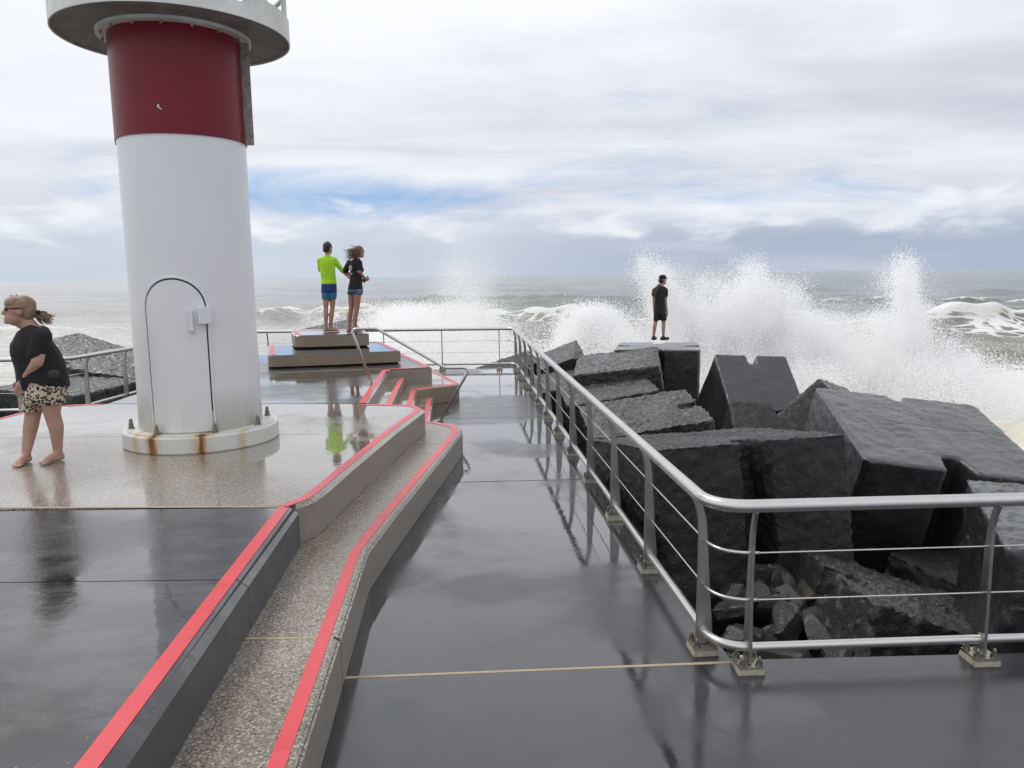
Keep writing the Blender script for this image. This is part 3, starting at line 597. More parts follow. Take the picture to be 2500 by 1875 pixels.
# ------------------------------------------------------------------ light tower
TX, TY, TR = -3.29, 8.04, .603
def build_tower():
    root = empty('light_tower', (TX, TY, T1)); tag(root, 'white round harbour light tower with a red band and gallery on the terrace', 'lighthouse')
    z = lambda v: v-T1
    DA0, DA1, DZ0, DZS = R(-112), R(-59), .79, 2.0
    fl = MB(); fl.lathe([(.30, z(.602)), (.765, z(.602)), (.772, z(.615)), (.772, z(.752)), (.762, z(.765)), (.30, z(.765))], 96); fl.build('base_flange', 'flange_white', root)
    fg = MB(); fg.lathe([(.30, z(.765)), (.728, z(.765)), (.728, z(.779)), (.30, z(.779))], 96); fg.build('foot_ring', 'flange_white', root)
    b = MB(); b.lathe([(.05, z(.775)), (TR+.008, z(.775)), (TR, z(1.2)), (TR, z(3.64)), (TR, z(4.66)), (.05, z(4.66))], 128); b.build('tower_body', 'tower_white', root, True)
    # arched door following the shell, standing a little proud, with a dark gap and a rim
    ac = (DA0+DA1)/2; hw = (DA1-DA0)/2
    def outline(grow):
        o = []; h = hw+grow/TR
        for i in range(13): o.append((ac-h, DZ0-grow*.3+(DZS-DZ0)*i/12))
        for i in range(1, 32):
            a = math.pi-math.pi*i/32; o.append((ac+h*math.cos(a), DZS+(hw*TR+grow)*math.sin(a)))
        for i in range(13): o.append((ac+h, DZS-(DZS-DZ0)*i/12))
        return o
    def panel(name, grow, r, mtl, parent, r_in):
        o = outline(grow); mb = MB(); n = len(o); cols = 16
        # grid columns between left and right boundary at each height
        L_ = [(p[0], p[1]) for p in o]
        zs = sorted(set([round(p[1], 4) for p in o])); half = n//2; v, f = [], []
        left = o[:half+1]; right = o[half:][::-1]
        for k in range(min(len(left), len(right))):
            for c in range(cols+1):
                a = left[k][0]+(right[k][0]-left[k][0])*c/cols; zz = left[k][1]+(right[k][1]-left[k][1])*c/cols
                v.append((r*math.cos(a), r*math.sin(a), z(zz)))
        m = min(len(left), len(right))
        f = [(k*(cols+1)+c, k*(cols+1)+c+1, (k+1)*(cols+1)+c+1, (k+1)*(cols+1)+c) for k in range(m-1) for c in range(cols)]
        mb.add(v, f)
        ov = [(r*math.cos(p[0]), r*math.sin(p[0]), z(p[1])) for p in o]+[(r_in*math.cos(p[0]), r_in*math.sin(p[0]), z(p[1])) for p in o]
        mb.add(ov, [(i, (i+1) % n, n+(i+1) % n, n+i) for i in range(n)])
        return mb.build(name, mtl, parent, False)
    panel('door_gap_shade', .014, TR+.004, 'gap_shade', root, TR-.02)  # black sheet painted in for the shade of the door gap
    door = panel('door', 0, TR+.016, 'tower_white', root, TR-.01)
    rim = [((TR+.012)*math.cos(p[0]), (TR+.012)*math.sin(p[0]), z(p[1])) for p in outline(.024)]
    mb = MB(); mb.tube(rim, .011, 8); mb.build('door_frame', 'tower_white', root, True)
    def on(a, zz, r): return (r*math.cos(a), r*math.sin(a), z(zz))
    mb = MB(); mb.box(on(R(-71.2), 1.885, TR+.045), (.045, .035, .20), rz=R(-71.2)); mb.box(on(R(-71.2), 1.80, TR+.03), (.05, .05, .03), rz=R(-71.2)); mb.build('handle', 'tower_white', door)
    mb = MB(); mb.box(on(R(-60.5), 1.935, TR+.05), (.10, .115, .165), rz=R(-60.5)); o = mb.build('lock_box', 'tower_white', door); bv = o.modifiers.new('bevel', 'BEVEL'); bv.width = .008; bv.segments = 2
    # anchor bolts
    bm_ = MB(); bm_.cyl((0, 0, 0), .034, .012, 14); bm_.cyl((0, 0, .012), .026, .04, 6); bm_.cyl((0, 0, .052), .018, .035, 12); bm_.ball((0, 0, .087), .018, 10, 6)
    b0 = None
    for k in range(8):
        a = R(-16+45*k+3*math.sin(k*2.1))
        if b0 is None: b0 = bm_.build('anchor_bolt', 'nut_steel', root); o = b0
        else: o = inst(b0, 'anchor_bolt', root)
        o.location = (.678*math.cos(a), .678*math.sin(a), z(.779))
    # red sheet sleeve in two halves with bolted flanges
    sr = TR+.014; g0, g1 = R(5), R(-175)
    for a0, a1 in ((g1+.012, g0-.012), (g0+.012, 2*math.pi+g1-.012)):
        mb = MB(); mb.lathe([(TR+.002, z(3.632)), (sr, z(3.632)), (sr, z(4.622)), (TR+.002, z(4.622))], 72, a0=a0, a1=a1); mb.build('red_sleeve', 'sleeve_red', root, False)
    for a in (g0, g1):
        for s in (-1, 1):
            fw_ = .088 if a > 0 else .042
            mb = MB(); aa = a+s*.011; c = Vector((math.cos(aa), math.sin(aa), 0)); mid = c*(sr-.004+fw_/2)
            mb.box((mid.x, mid.y, z(4.115)), (fw_, .006, .985), rz=a); o = mb.build('sleeve_flange', 'galvanised', root)
        for k in range(4):
            mb = MB(); p = Vector((math.cos(a), math.sin(a), 0))*(sr+(.07 if a > 0 else .024)); mb.tube([(p.x-math.sin(a)*q, p.y+math.cos(a)*q, z(3.72+.26*k)) for q in (-.03, .03)], .011, 6); mb.build('flange_bolt', 'nut_steel', root)
    mb = MB(); mb.add([((sr+.002)*math.cos(R(-85.5)+p[0]), (sr+.002)*math.sin(R(-85.5)+p[0]), z(3.872+p[1])) for p in ((-.022, -.012), (-.012, .012), (.012, .018), (.014, -.006), (.03, -.018), (.045, -.024), (.042, -.030), (.02, -.026), (-.004, -.008))], [tuple(range(9))]); mb.build('paint_chip', 'flange_white', root)
    rg = MB(); rg.lathe([(TR-.1, z(4.622)), (.712, z(4.622)), (.712, z(4.652)), (TR-.1, z(4.652))], 96); ring = rg.build('head_flange', 'gallery_white', root)
    for k in range(16):
        a = R(-100+22.5*k); mb = MB(); mb.cyl((.668*math.cos(a), .668*math.sin(a), z(4.588)), .014, .034, 6); mb.build('flange_bolt', 'galvanised', ring)
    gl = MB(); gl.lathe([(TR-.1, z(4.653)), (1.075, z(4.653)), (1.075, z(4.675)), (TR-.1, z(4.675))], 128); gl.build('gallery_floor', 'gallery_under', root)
    sk = MB()
    for a0, a1 in ((R(-34.5), R(325.5-4.0)),): sk.lathe([(1.078, z(4.635)), (1.092, z(4.635)), (1.092, z(4.86)), (1.078, z(4.86))], 150, a0=a0, a1=a1)
    # drain slot: the skirt is open for a few centimetres between an upper and a lower strip
    sk.lathe([(1.078, z(4.635)), (1.092, z(4.635)), (1.092, z(4.765)), (1.078, z(4.765))], 4, a0=R(-38.5), a1=R(-34.5)); sk.lathe([(1.078, z(4.80)), (1.092, z(4.80)), (1.092, z(4.86)), (1.078, z(4.86))], 4, a0=R(-38.5), a1=R(-34.5))
    sk.build('gallery_skirt', 'gallery_white', root)
    po = None
    for k in range(10):
        a = R(-18+36*k)
        if po is None:
            mb = MB(); mb.tube([(0, 0, 0), (0, 0, 1.02)], .026, 10); po = o = mb.build('gallery_post', 'gallery_white', root)
        else: o = inst(po, 'gallery_post', root)
        o.location = (1.05*math.cos(a), 1.05*math.sin(a), z(4.676))
    for hh in (5.15, 5.68):
        mb = MB(); mb.lathe([(1.05+.022*math.cos(q*math.pi/4), z(hh)+.022*math.sin(q*math.pi/4)) for q in range(8)], 72); mb.build('gallery_rail', 'gallery_white', root, True)
    mb = MB(); mb.tube([(1.04*math.cos(R(-18)), 1.04*math.sin(R(-18)), z(4.98)), (.80*math.cos(R(-35)), .80*math.sin(R(-35)), z(4.69))], .028, 8); mb.build('brace', 'gallery_white', root)
    mb = MB(); mb.lathe([(.02, z(4.676)), (.42, z(4.676)), (.42, z(5.9)), (.32, z(5.95)), (.32, z(6.5)), (.38, z(6.52)), (.02, z(6.75))], 48); mb.build('lantern', 'gallery_white', root, True)
build_tower()

# ------------------------------------------------------------------ railings
def post_mesh():
    prof_in = [(.045, .05), (.043, .30), (.040, .56), (.040, .75), (.046, .84), (.062, .91), (.085, .965)]
    prof_out = [(.037, .965), (.012, .89), (-.006, .82), (-.016, .71), (-.032, .47), (-.048, .25), (-.062, .05)]
    pr_ = prof_in+prof_out; n = len(pr_); th = .010; v = [(p[0], -th, p[1]) for p in pr_]+[(p[0], th, p[1]) for p in pr_]
    f = [(i, (i+1) % n, n+(i+1) % n, n+i) for i in range(n)]
    for i in range(6): f += [(i, i+1, 12-i, 13-i), (n+i, n+13-i, n+12-i, n+i+1)]
    return v, f
def bolt_mb():
    b = MB(); b.cyl((0, 0, 0), .024, .006, 10); b.cyl((0, 0, .006), .019, .018, 6); b.cyl((0, 0, .024), .012, .02, 8); b.ball((0, 0, .044), .012, 8, 4); return b
PROTO = {}
def make_post(root, x, y, ang):
    """ang: direction of 'inward' from +X"""
    if 'post' not in PROTO:
        v, f = post_mesh(); PROTO['post'] = p = mesh_obj('post', v, f, 'post_steel', root)
        bv = p.modifiers.new('bevel', 'BEVEL'); bv.width = .003; bv.segments = 1
        m = MB(); m.box((0, 0, .0385), (.145, .14, .018)); PROTO['plate'] = m.build('base_plate', 'plate_steel', p)
        m = MB(); v0 = [(-.079, -.077), (.079, -.077), (.079, .077), (-.079, .077)]
        m.add([(a, b, .001) for a, b in v0]+[(a*.96, b*.96, .0295) for a, b in v0], [(0, 1, 5, 4), (1, 2, 6, 5), (2, 3, 7, 6), (3, 0, 4, 7), (4, 5, 6, 7), (0, 3, 2, 1)]); PROTO['grout'] = m.build('grout_pad', 'grout', p)
        bolts = []
        for sx_ in (-1, 1):
            for sy in (-1, 1):
                if not bolts: o = bolt_mb().build('bolt', 'nut_steel', p)
                else: o = inst(bolts[0], 'bolt', p)
                o.location = (sx_*.052, sy*.050, .0475); bolts.append(o)
        m = MB(); m.tube([(-.001, q, .135) for q in (-.018, .018)], .036, 14); PROTO['collar'] = m.build('collar', 'plate_steel', p)
        PROTO['kids'] = [PROTO['plate'], PROTO['grout'], *bolts, PROTO['collar']]; o = p
    else:
        o = inst(PROTO['post'], 'post', root)
        for k in PROTO['kids']: c = inst(k, k.name.split('.')[0], o, k.location)
    o.location = (x, y, 0); o.rotation_euler = (0, 0, ang); return o
def side(path, d): return [(p.x, p.y) for p in offset_path(path, d)]
rail = empty('safety_railing', (0, 0, 0)); tag(rail, 'stainless steel tube railing with wire cables round the walkway edge', 'railing')
RC = [(3.95, 1.2), (3.85, 4.305), (1.155, 4.185), (.105, 18.80), (-7.02, 18.80), (-7.42, 12.84), (-12.5, 12.66)]
def along(off, z, rad, n=7):
    pts = []; m = len(RC)
    ds = []
    for i in range(m):
        a = Vector(RC[max(i-1, 0)]); b = Vector(RC[i]); c = Vector(RC[min(i+1, m-1)])
        d0 = (b-a).normalized() if i else (c-b).normalized(); d1 = (c-b).normalized() if i < m-1 else d0
        n0, n1 = Vector((-d0.y, d0.x)), Vector((-d1.y, d1.x)); k = (n0+n1); k = k/max(k.length_squared/2, .3)
        ds.append((b.x+k.x*off, b.y+k.y*off, z))
    return fillet(ds, rad, n)
m = MB(); m.tube(along(.062, .995, .24, 9), .037, 18); m.build('top_rail', 'rail_steel', rail, True)
m = MB(); m.tube(along(0, .135, .24, 9), .026, 14); m.build('bottom_rail', 'rail_steel', rail, True)
for zc_ in (.42, .70):
    m = MB(); m.tube(along(0, zc_, .24, 9), .0048, 8); m.build('cable', 'rail_steel', rail, True)
    q = along(0, zc_, .24, 9)
    for ci in range(1, 6):          # bent rod ends at each corner
        m = MB(); m.tube(q[1+(ci-1)*10:1+ci*10], .0095, 8); m.build('bent_rod', 'rail_steel', rail, True)
posts = []
d = Vector(RUN[1])-Vector(RUN[0])
for k in range(12):
    p = Vector(RUN[0])+d*(k/11); a = math.atan2(d.y, d.x)+math.pi/2; make_post(rail, p.x, p.y, a); posts.append(p)
for x, y in ((1.345, 4.194), (2.73, 4.255)): make_post(rail, x, y, R(-87.5))
for x in (-.30, -1.70, -3.12, -4.55, -5.95): make_post(rail, x, 18.80, R(-90))
for y in (13.26, 14.45, 15.7, 17.0, 18.2): make_post(rail, -7.42+(y-12.78)*.4/5.98, y, R(-4))
for x in (-8.25, -9.7, -11.1): make_post(rail, x, 12.78+(x+7.42)*.035, R(-88))
hr = empty('stair_handrail', (-2.224, 12.1, T1)); tag(hr, 'bent stainless handrail over the short steps between terrace and walkway', 'handrail')
hp = [(-2.224, 12.10, .602), (-2.515, 12.10, 1.475), (-2.11, 12.10, 1.475), (-1.06, 12.08, .845), (-.66, 12.06, .845), (-1.141, 12.05, .005)]
hp = [(p[0]+2.224, p[1]-12.1, p[2]-T1) for p in hp]
m = MB(); m.tube(fillet(hp, [0, .09, .05, .05, .12, 0], 8), .0235, 14); m.build('rail_tube', 'rail_steel', hr, True)
for p, zz in ((hp[0], .001), (hp[-1], .001-T1+.002)):
    m = MB(); m.cyl((p[0], p[1], zz), .055, .008, 20); m.build('foot_plate', 'plate_steel', hr)
for k in (.19,):
    a, b = Vector(hp[0]), Vector(hp[1]); m = MB(); m.tube([a.lerp(b, .72), a.lerp(b, .80)], .0275, 14); m.build('sleeve', 'plate_steel', hr)
    a, b = Vector(hp[5]), Vector(hp[4]); m = MB(); m.tube([a.lerp(b, .74), a.lerp(b, .83)], .0275, 14); m.build('sleeve', 'plate_steel', hr)

# ------------------------------------------------------------------ armour blocks and rubble
bed_v = []
nx, ny = 60, 60
for j in range(ny):
    for i in range(nx):
        x, y = -22+44*i/(nx-1), -2+34*j/(ny-1)
        out_ = max(0, x-5.5, -11-x, (y-20.5))
        zz = -1.75-.52*out_-.35*mnoise.noise(Vector((x*.8, y*.8, 0)))-.15*mnoise.noise(Vector((x*2.3, y*2.3, 3)))
        bed_v.append((x, y, max(zz, -6.5)))
bed = mesh_obj('rock_bed', bed_v, [(j*nx+i, j*nx+i+1, (j+1)*nx+i+1, (j+1)*nx+i) for j in range(ny-1) for i in range(nx-1)], 'rock_bed_dark', smooth=True)
tag(bed, 'dark rubble core of the breakwater under the blocks', kind='structure')
tx = {}
for nm, sc_, typ in (('big', .55, 'CLOUDS'), ('mid', .16, 'CLOUDS'), ('fine', .045, 'CLOUDS')):
    t_ = bpy.data.textures.new(nm, typ); t_.noise_scale = sc_; t_.noise_depth = 3; t_.noise_type = 'SOFT_NOISE' if nm == 'big' else 'HARD_NOISE'; tx[nm] = t_
def rotvec(wv):
    v = Vector(wv); a = v.length; return Matrix.Rotation(a, 4, v/a) if a > 1e-6 else Matrix.Identity(4)
NOTCH = .125
def block(label, c, rv, s, material, rough=1.0, seed=0, notches=(1, 1, 1, 1), taper=.95, h=None, voxel=None, group='armour blocks'):
    hs = s/2; h = (h or s)/2; cc = .03*s; poly = []
    cor = [(-hs, -hs), (hs, -hs), (hs, hs), (-hs, hs)]
    for i in range(4):
        a, b = Vector(cor[i]), Vector(cor[(i+1) % 4]); d_ = (b-a).normalized(); inn = Vector((-d_.y, d_.x)); m_ = (a+b)/2
        poly.append(a+d_*cc)
        if notches[i]:
            w0, w1, dp = .075*s*notches[i]**.5, .04*s*notches[i]**.5, .17*s*notches[i]
            poly += [m_-d_*w0, m_-d_*w1+inn*dp, m_+d_*w1+inn*dp, m_+d_*w0]
        poly.append(b-d_*cc)
    n = len(poly); v = [(p.x, p.y, -h) for p in poly]+[(p.x*taper, p.y*taper, h) for p in poly]
    f = [(i, (i+1) % n, n+(i+1) % n, n+i) for i in range(n)]+[tuple(range(n)), tuple(range(n, 2*n))]
    o = mesh_obj('armour_block', v, f, material)
    o.data.polygons.foreach_set('use_smooth', [True]*len(o.data.polygons))
    md = o.modifiers.new('tri', 'TRIANGULATE')
    md = o.modifiers.new('remesh', 'REMESH'); md.mode = 'VOXEL'; md.voxel_size = voxel or .038; md.use_smooth_shade = True
    sm = o.modifiers.new('soft', 'SMOOTH'); sm.factor = .5; sm.iterations = 1
    for nm, st_ in (('big', .03), ('mid', .05*rough), ('fine', .055*rough)):
        dm = o.modifiers.new(nm, 'DISPLACE'); dm.texture = tx[nm]; dm.texture_coords = 'GLOBAL'; dm.strength = st_; dm.mid_level = .5
    o.matrix_world = Matrix.Translation(c) @ rotvec(rv)
    return tag(o, label, 'concrete block', group)
def scaled(c, k): return (c[0]*k, c[1]*k, CH+(c[2]-CH)*k)
q = 2.15/1.95
block('flat-topped wet concrete block under the feet of the man in the cap', scaled((3.5, 18.37, -.41), q), (.003, -.001, -.213), 2.15, 'block_smooth', .22, taper=1.0)
block('grey tilted concrete block leaning against the block the capped man stands on', scaled((2.44, 16.9, -.54), q), (.114, -.134, -.152), 2.15, 'block_rough', .9, notches=(0, 0, 0, 0))
block('rough pitted concrete block between the tilted grey block and the notched slab', scaled((2.05, 15.66, -.94), q), (.104, -.16, .043), 2.15, 'block_rough', 1.2, notches=(0, 0, 0, 0))
block('rough concrete block with a notch in its seaward edge, beside the railing', scaled((2.17, 12.03, -.82), q), (.106, -.148, .024), 2.15, 'block_rough', 1.3, notches=(0, 1, 0, 0), voxel=.034)
block('shade-coloured concrete block with a vertical groove down its front face behind the railing corner', (2.15, 8.01, -.48), (-.156, -.033, .219), 2.05, 'block_shaded', .7, taper=1.0, notches=(1, 0, 0, 0), voxel=.03)
block('smooth upright concrete block with a notch in its top edge, leaning back', (5.27, 16.97, -.71), (.691, .064, .044), 1.7, 'block_smooth', .22, taper=.97, notches=(0, 0, 1, 0))
block('shade-coloured concrete block with a groove, in front of the upright notched block', (4.79, 13.73, -1.41), (.643, .038, -.115), 1.95, 'block_shaded', .8, notches=(0, 0, 1, 0))
block('large smooth cracked concrete block sloping towards the railing', (4.73, 9.13, -.60), (.259, .115, -.087), 2.15, 'block_cracked', .28, notches=(1, 0, .4, 0), voxel=.03)
block('pointed block corner poking up behind the large cracked block', (6.0, 14.3, -.95), (.55, .5, .7), 1.7, 'block_rough', .8, notches=(0, 0, 0, 0))
block('rough block beyond the second railing post, right of the cracked block', (4.46, 5.33, -.53), (0, 0, -.404), 2.0, 'block_smooth', .55, notches=(0, 0, 0, 0), voxel=.03)
block('low rough block with a notch in its end, among the rubble below the railing', (3.26, 6.10, -1.45), (-.103, .317, -.062), 2.0, 'block_rough', 1.2, notches=(0, 0, 0, 1), voxel=.03)
block('small angular block past the far end of the railing', (1.42, 20.14, -.29), (.326, -.413, -.231), 1.15, 'block_rough', .9, notches=(0, 0, 0, 0))
block('low wedge of block seen through the far railing corner', (.1, 21.2, -.95), (.12, -.28, .2), 1.7, 'block_shaded', .8, notches=(0, 0, 0, 0))
block('block half sunk behind the far corner posts', (1.3, 18.9, -1.1), (.1, -.2, .3), 1.8, 'block_rough', 1.0, notches=(0, 0, 0, 0))
block('rounded dark rock showing behind the bare feet of the couple', (-5.25, 22.4, -.10), (.12, -.16, .35), 1.9, 'block_rough', 1.4, notches=(0, 0, 0, 0))
block('peaked grey block behind the woman, beyond the left railing', (-12.9, 22.6, -.62), (.16, .20, -.35), 2.1, 'block_rough', 1.0, notches=(0, 0, 0, 0))
block('rough block against the outside of the left railing beside the tower', (-9.2, 18.2, -.62), (.16, .14, -.10), 2.1, 'block_rough', 1.1, notches=(0, 0, 0, 0))
block('long flat block lying low outside the left railing', (-9.4, 16.2, -.95), (.03, .05, -.22), 2.2, 'block_rough', .9, notches=(0, 0, 0, 0))
block('low block nearest the left railing foot behind the woman', (-9.0, 14.25, -1.35), (.03, .03, -.1), 2.0, 'block_rough', 1.0, notches=(0, 0, 0, 0))
block('block at the left end of the railing behind the woman', (-12.0, 15.6, -.8), (.1, .0, .3), 2.1, 'block_rough', 1.0, notches=(0, 0, 0, 0))
block('added shade-coloured filler block under the large cracked block', (5.0, 7.2, -1.75), (0, .1, .3), 2.0, 'block_shaded', .8, notches=(0, 0, 0, 0))  # added filler, shadow under the cracked block put into its colour
block('block lying between the rail and the grooved block', (1.55, 11.6, -1.75), (0, .05, .1), 2.0, 'block_rough', 1.0, notches=(0, 0, 0, 0))
block('lower block beside the near railing posts', (1.95, 7.3, -1.95), (.05, .1, .2), 1.7, 'block_rough', 1.0, notches=(0, 0, 0, 0))

def rubble_rock(x, y, z, r, k):
    rs = np.random.default_rng(100+k); bm = bmesh.new(); bmesh.ops.create_icosphere(bm, subdivisions=3, radius=1.0)
    pl_ = []
    for _ in range(9):
        p = rs.normal(size=3); p /= np.linalg.norm(p); pl_.append((Vector(p), rs.uniform(.38, .74)))
    st_ = (r*rs.uniform(1.0, 1.6), r*rs.uniform(.85, 1.1), r*rs.uniform(.7, .95)); of = Vector(rs.uniform(0, 50, 3))
    for v in bm.verts:
        q_ = v.co.copy()
        for n_, d_ in pl_:
            e_ = q_.dot(n_)-d_
            if e_ > 0: q_ -= n_*e_
        q_ *= 1+.07*mnoise.noise(q_*2.3+of)+.035*mnoise.noise(q_*6+of); v.co = (q_.x*st_[0], q_.y*st_[1], q_.z*st_[2])
    me = bpy.data.meshes.new('rubble_rock'); bm.to_mesh(me); bm.free(); me.materials.append(MATS['rubble_rock' if k % 6 else 'rubble_brown'])
    o = bpy.data.objects.new('rubble_rock', me); link(o); o.location = (x, y, z); o.rotation_euler = tuple(rs.uniform(0, 6.28, 3))
    tag(o, 'loose angular grey rock in the rubble pile below the railing corner', 'rock', 'rubble below the railing corner')
k = 0
for j in range(11):
    for i in range(9):
        x = 1.50+.235*i+random.uniform(-.1, .1)+.06*j; y = 4.62+.235*j+random.uniform(-.1, .1)
        if x > 2.35+.05*j: continue
        k += 1; rubble_rock(x, y, -.86+.022*j+random.uniform(-.06, .08), random.uniform(.12, .25), k)
for i in range(10):
    k += 1; rubble_rock(1.55+.33*i+random.uniform(-.1, .1), 4.62+random.uniform(-.05, .12), -.62-.05*(i > 4)+random.uniform(-.06, .04), random.uniform(.15, .24), k)

# ------------------------------------------------------------------ people
def person_frame(x, y, z):
    """local axes: x to the viewer's right, y away, z up, in metres; the figure stands at (x,y,z)"""
    return empty('person', (x, y, z), -math.atan2(x, y))
def head(b, c, r, yaw, h=.235):
    """skull, jaw, nose, ears; yaw: 0 looks along +y (away), 90 looks along +x"""
    f = Vector((math.sin(yaw), math.cos(yaw), 0)); s = Vector((math.cos(yaw), -math.sin(yaw), 0)); c = Vector(c)
    M = Matrix((s, f, Vector((0, 0, 1)))).transposed()
    b.ball(c+Vector((0, 0, .035)), (r*.95, r*1.18, r*1.15), M=M); b.ball(c+f*.022+Vector((0, 0, -.045)), (r*.74, r*.92, r*.85), M=M)
    b.cap(c+f*(r*.95)+Vector((0, 0, -.085)), .026, c+f*(r*.9)+Vector((0, 0, -.06)), .03)
    b.cap(c+f*(r*1.08)+Vector((0, 0, .03)), .011, c+f*(r*1.27)+Vector((0, 0, -.012)), .015)
    b.cap(c+f*(r*1.05)+s*.03+Vector((0, 0, .045)), .012, c+f*(r*1.05)-s*.03+Vector((0, 0, .045)), .012)
    for q in (-1, 1): b.ball(c+s*(q*r*.95)+Vector((0, 0, -.005)), (.012, .022, .033), M=M)
    return f, s
def face_parts(root, c, r, f, s, eyes=True):
    c = Vector(c)
    for q in (-1, 1):
        if eyes:
            m = MB(); m.ball(c+f*(r*1.02)+s*(q*.031)+Vector((0, 0, .022)), (.013, .013, .009), 10, 6); m.build('eye', 'dark_plastic', root, True)
    m = MB(); m.cap(c+f*(r*1.03)+s*.02+Vector((0, 0, -.048)), .008, c+f*(r*1.03)-s*.02+Vector((0, 0, -.048)), .008); m.build('mouth', 'lips', root, True)
def foot(b, ankle, yaw, L=.24, toe=True):
    f = Vector((math.sin(yaw), math.cos(yaw), 0)); s = Vector((math.cos(yaw), -math.sin(yaw), 0)); a = Vector((ankle[0], ankle[1], 0))
    b.cap(Vector(ankle), .036, a+Vector((0, 0, .035))-f*.03, .034); b.cap(a-f*.035+Vector((0, 0, .034)), .033, a+f*(L*.42)+Vector((0, 0, .034)), .034)
    b.cap(Vector(ankle)+f*.02+Vector((0, 0, -.02)), .034, a+f*(L*.48)+Vector((0, 0, .035)), .03)
    b.cap(a+f*(L*.4)+s*.018+Vector((0, 0, .03)), .028, a+f*(L*.58)-s*.016+Vector((0, 0, .026)), .026)
    for i in range(5):
        o = -.034+.017*i; b.cap(a+f*(L*.5)+s*o+Vector((0, 0, .02)), .013, a+f*(L*(.74-.02*abs(i-1)))+s*o*1.1+Vector((0, 0, .014)), .0125-.0008*i)
def hand(b, wrist, d, palm_n, sc_=1.0, curl=.5):
    d = Vector(d).normalized(); n = Vector(palm_n); n = (n-d*n.dot(d)).normalized(); s = d.cross(n); w0 = Vector(wrist)
    b.cap(w0, .026*sc_, w0+d*.05*sc_, .03*sc_); b.cap(w0+d*.04*sc_-s*.022*sc_, .02*sc_, w0+d*.085*sc_-s*.026*sc_, .016*sc_); b.cap(w0+d*.04*sc_+s*.022*sc_, .02*sc_, w0+d*.085*sc_+s*.026*sc_, .016*sc_)
    for i, L in enumerate((.068, .078, .073, .056)):
        base = w0+d*.088*sc_+s*(.030-.020*i)*sc_; mid = base+(d*math.cos(curl)+n*math.sin(curl))*L*.5*sc_; tip = mid+(d*math.cos(curl*2)+n*math.sin(curl*2))*L*.5*sc_
        b.cap(base, .0098*sc_, mid, .0092*sc_, 8); b.cap(mid, .0092*sc_, tip, .0078*sc_, 8)
    tb = w0+d*.03*sc_+s*.03*sc_; tm = tb+(d*.6+s*.7+n*.3).normalized()*.04*sc_; b.cap(tb, .013*sc_, tm, .0115*sc_, 8); b.cap(tm, .0115*sc_, tm+(d*.9+n*.4).normalized()*.032*sc_, .0095*sc_, 8)
def strands(name, c, n, start_r, dirv, length, material, root, spread=.25, droop=.15, seed=1, r0=.006, box=(1, 1, 1)):
    rs = np.random.default_rng(seed); m = MB(); c = Vector(c)
    for _ in range(n):
        p = rs.normal(size=3); p /= np.linalg.norm(p); p0 = c+Vector((p[0]*box[0], p[1]*box[1], p[2]*box[2]))*start_r
        d_ = (Vector(dirv).normalized()+Vector(rs.normal(size=3)*spread)).normalized(); L = length*rs.uniform(.55, 1.1); pts, rr = [], []
        ph = rs.uniform(0, 6.28)
        for k in range(6):
            t_ = k/5; pts.append(p0+d_*L*t_+Vector((math.sin(ph+t_*5)*.02*t_, math.cos(ph+t_*4)*.02*t_, -droop*L*t_*t_+math.sin(ph*2+t_*6)*.018*t_))); rr.append(r0*(1-.8*t_)+.0006)
        m.tube(pts, rr, 5)
    return m.build(name, material, root, True)

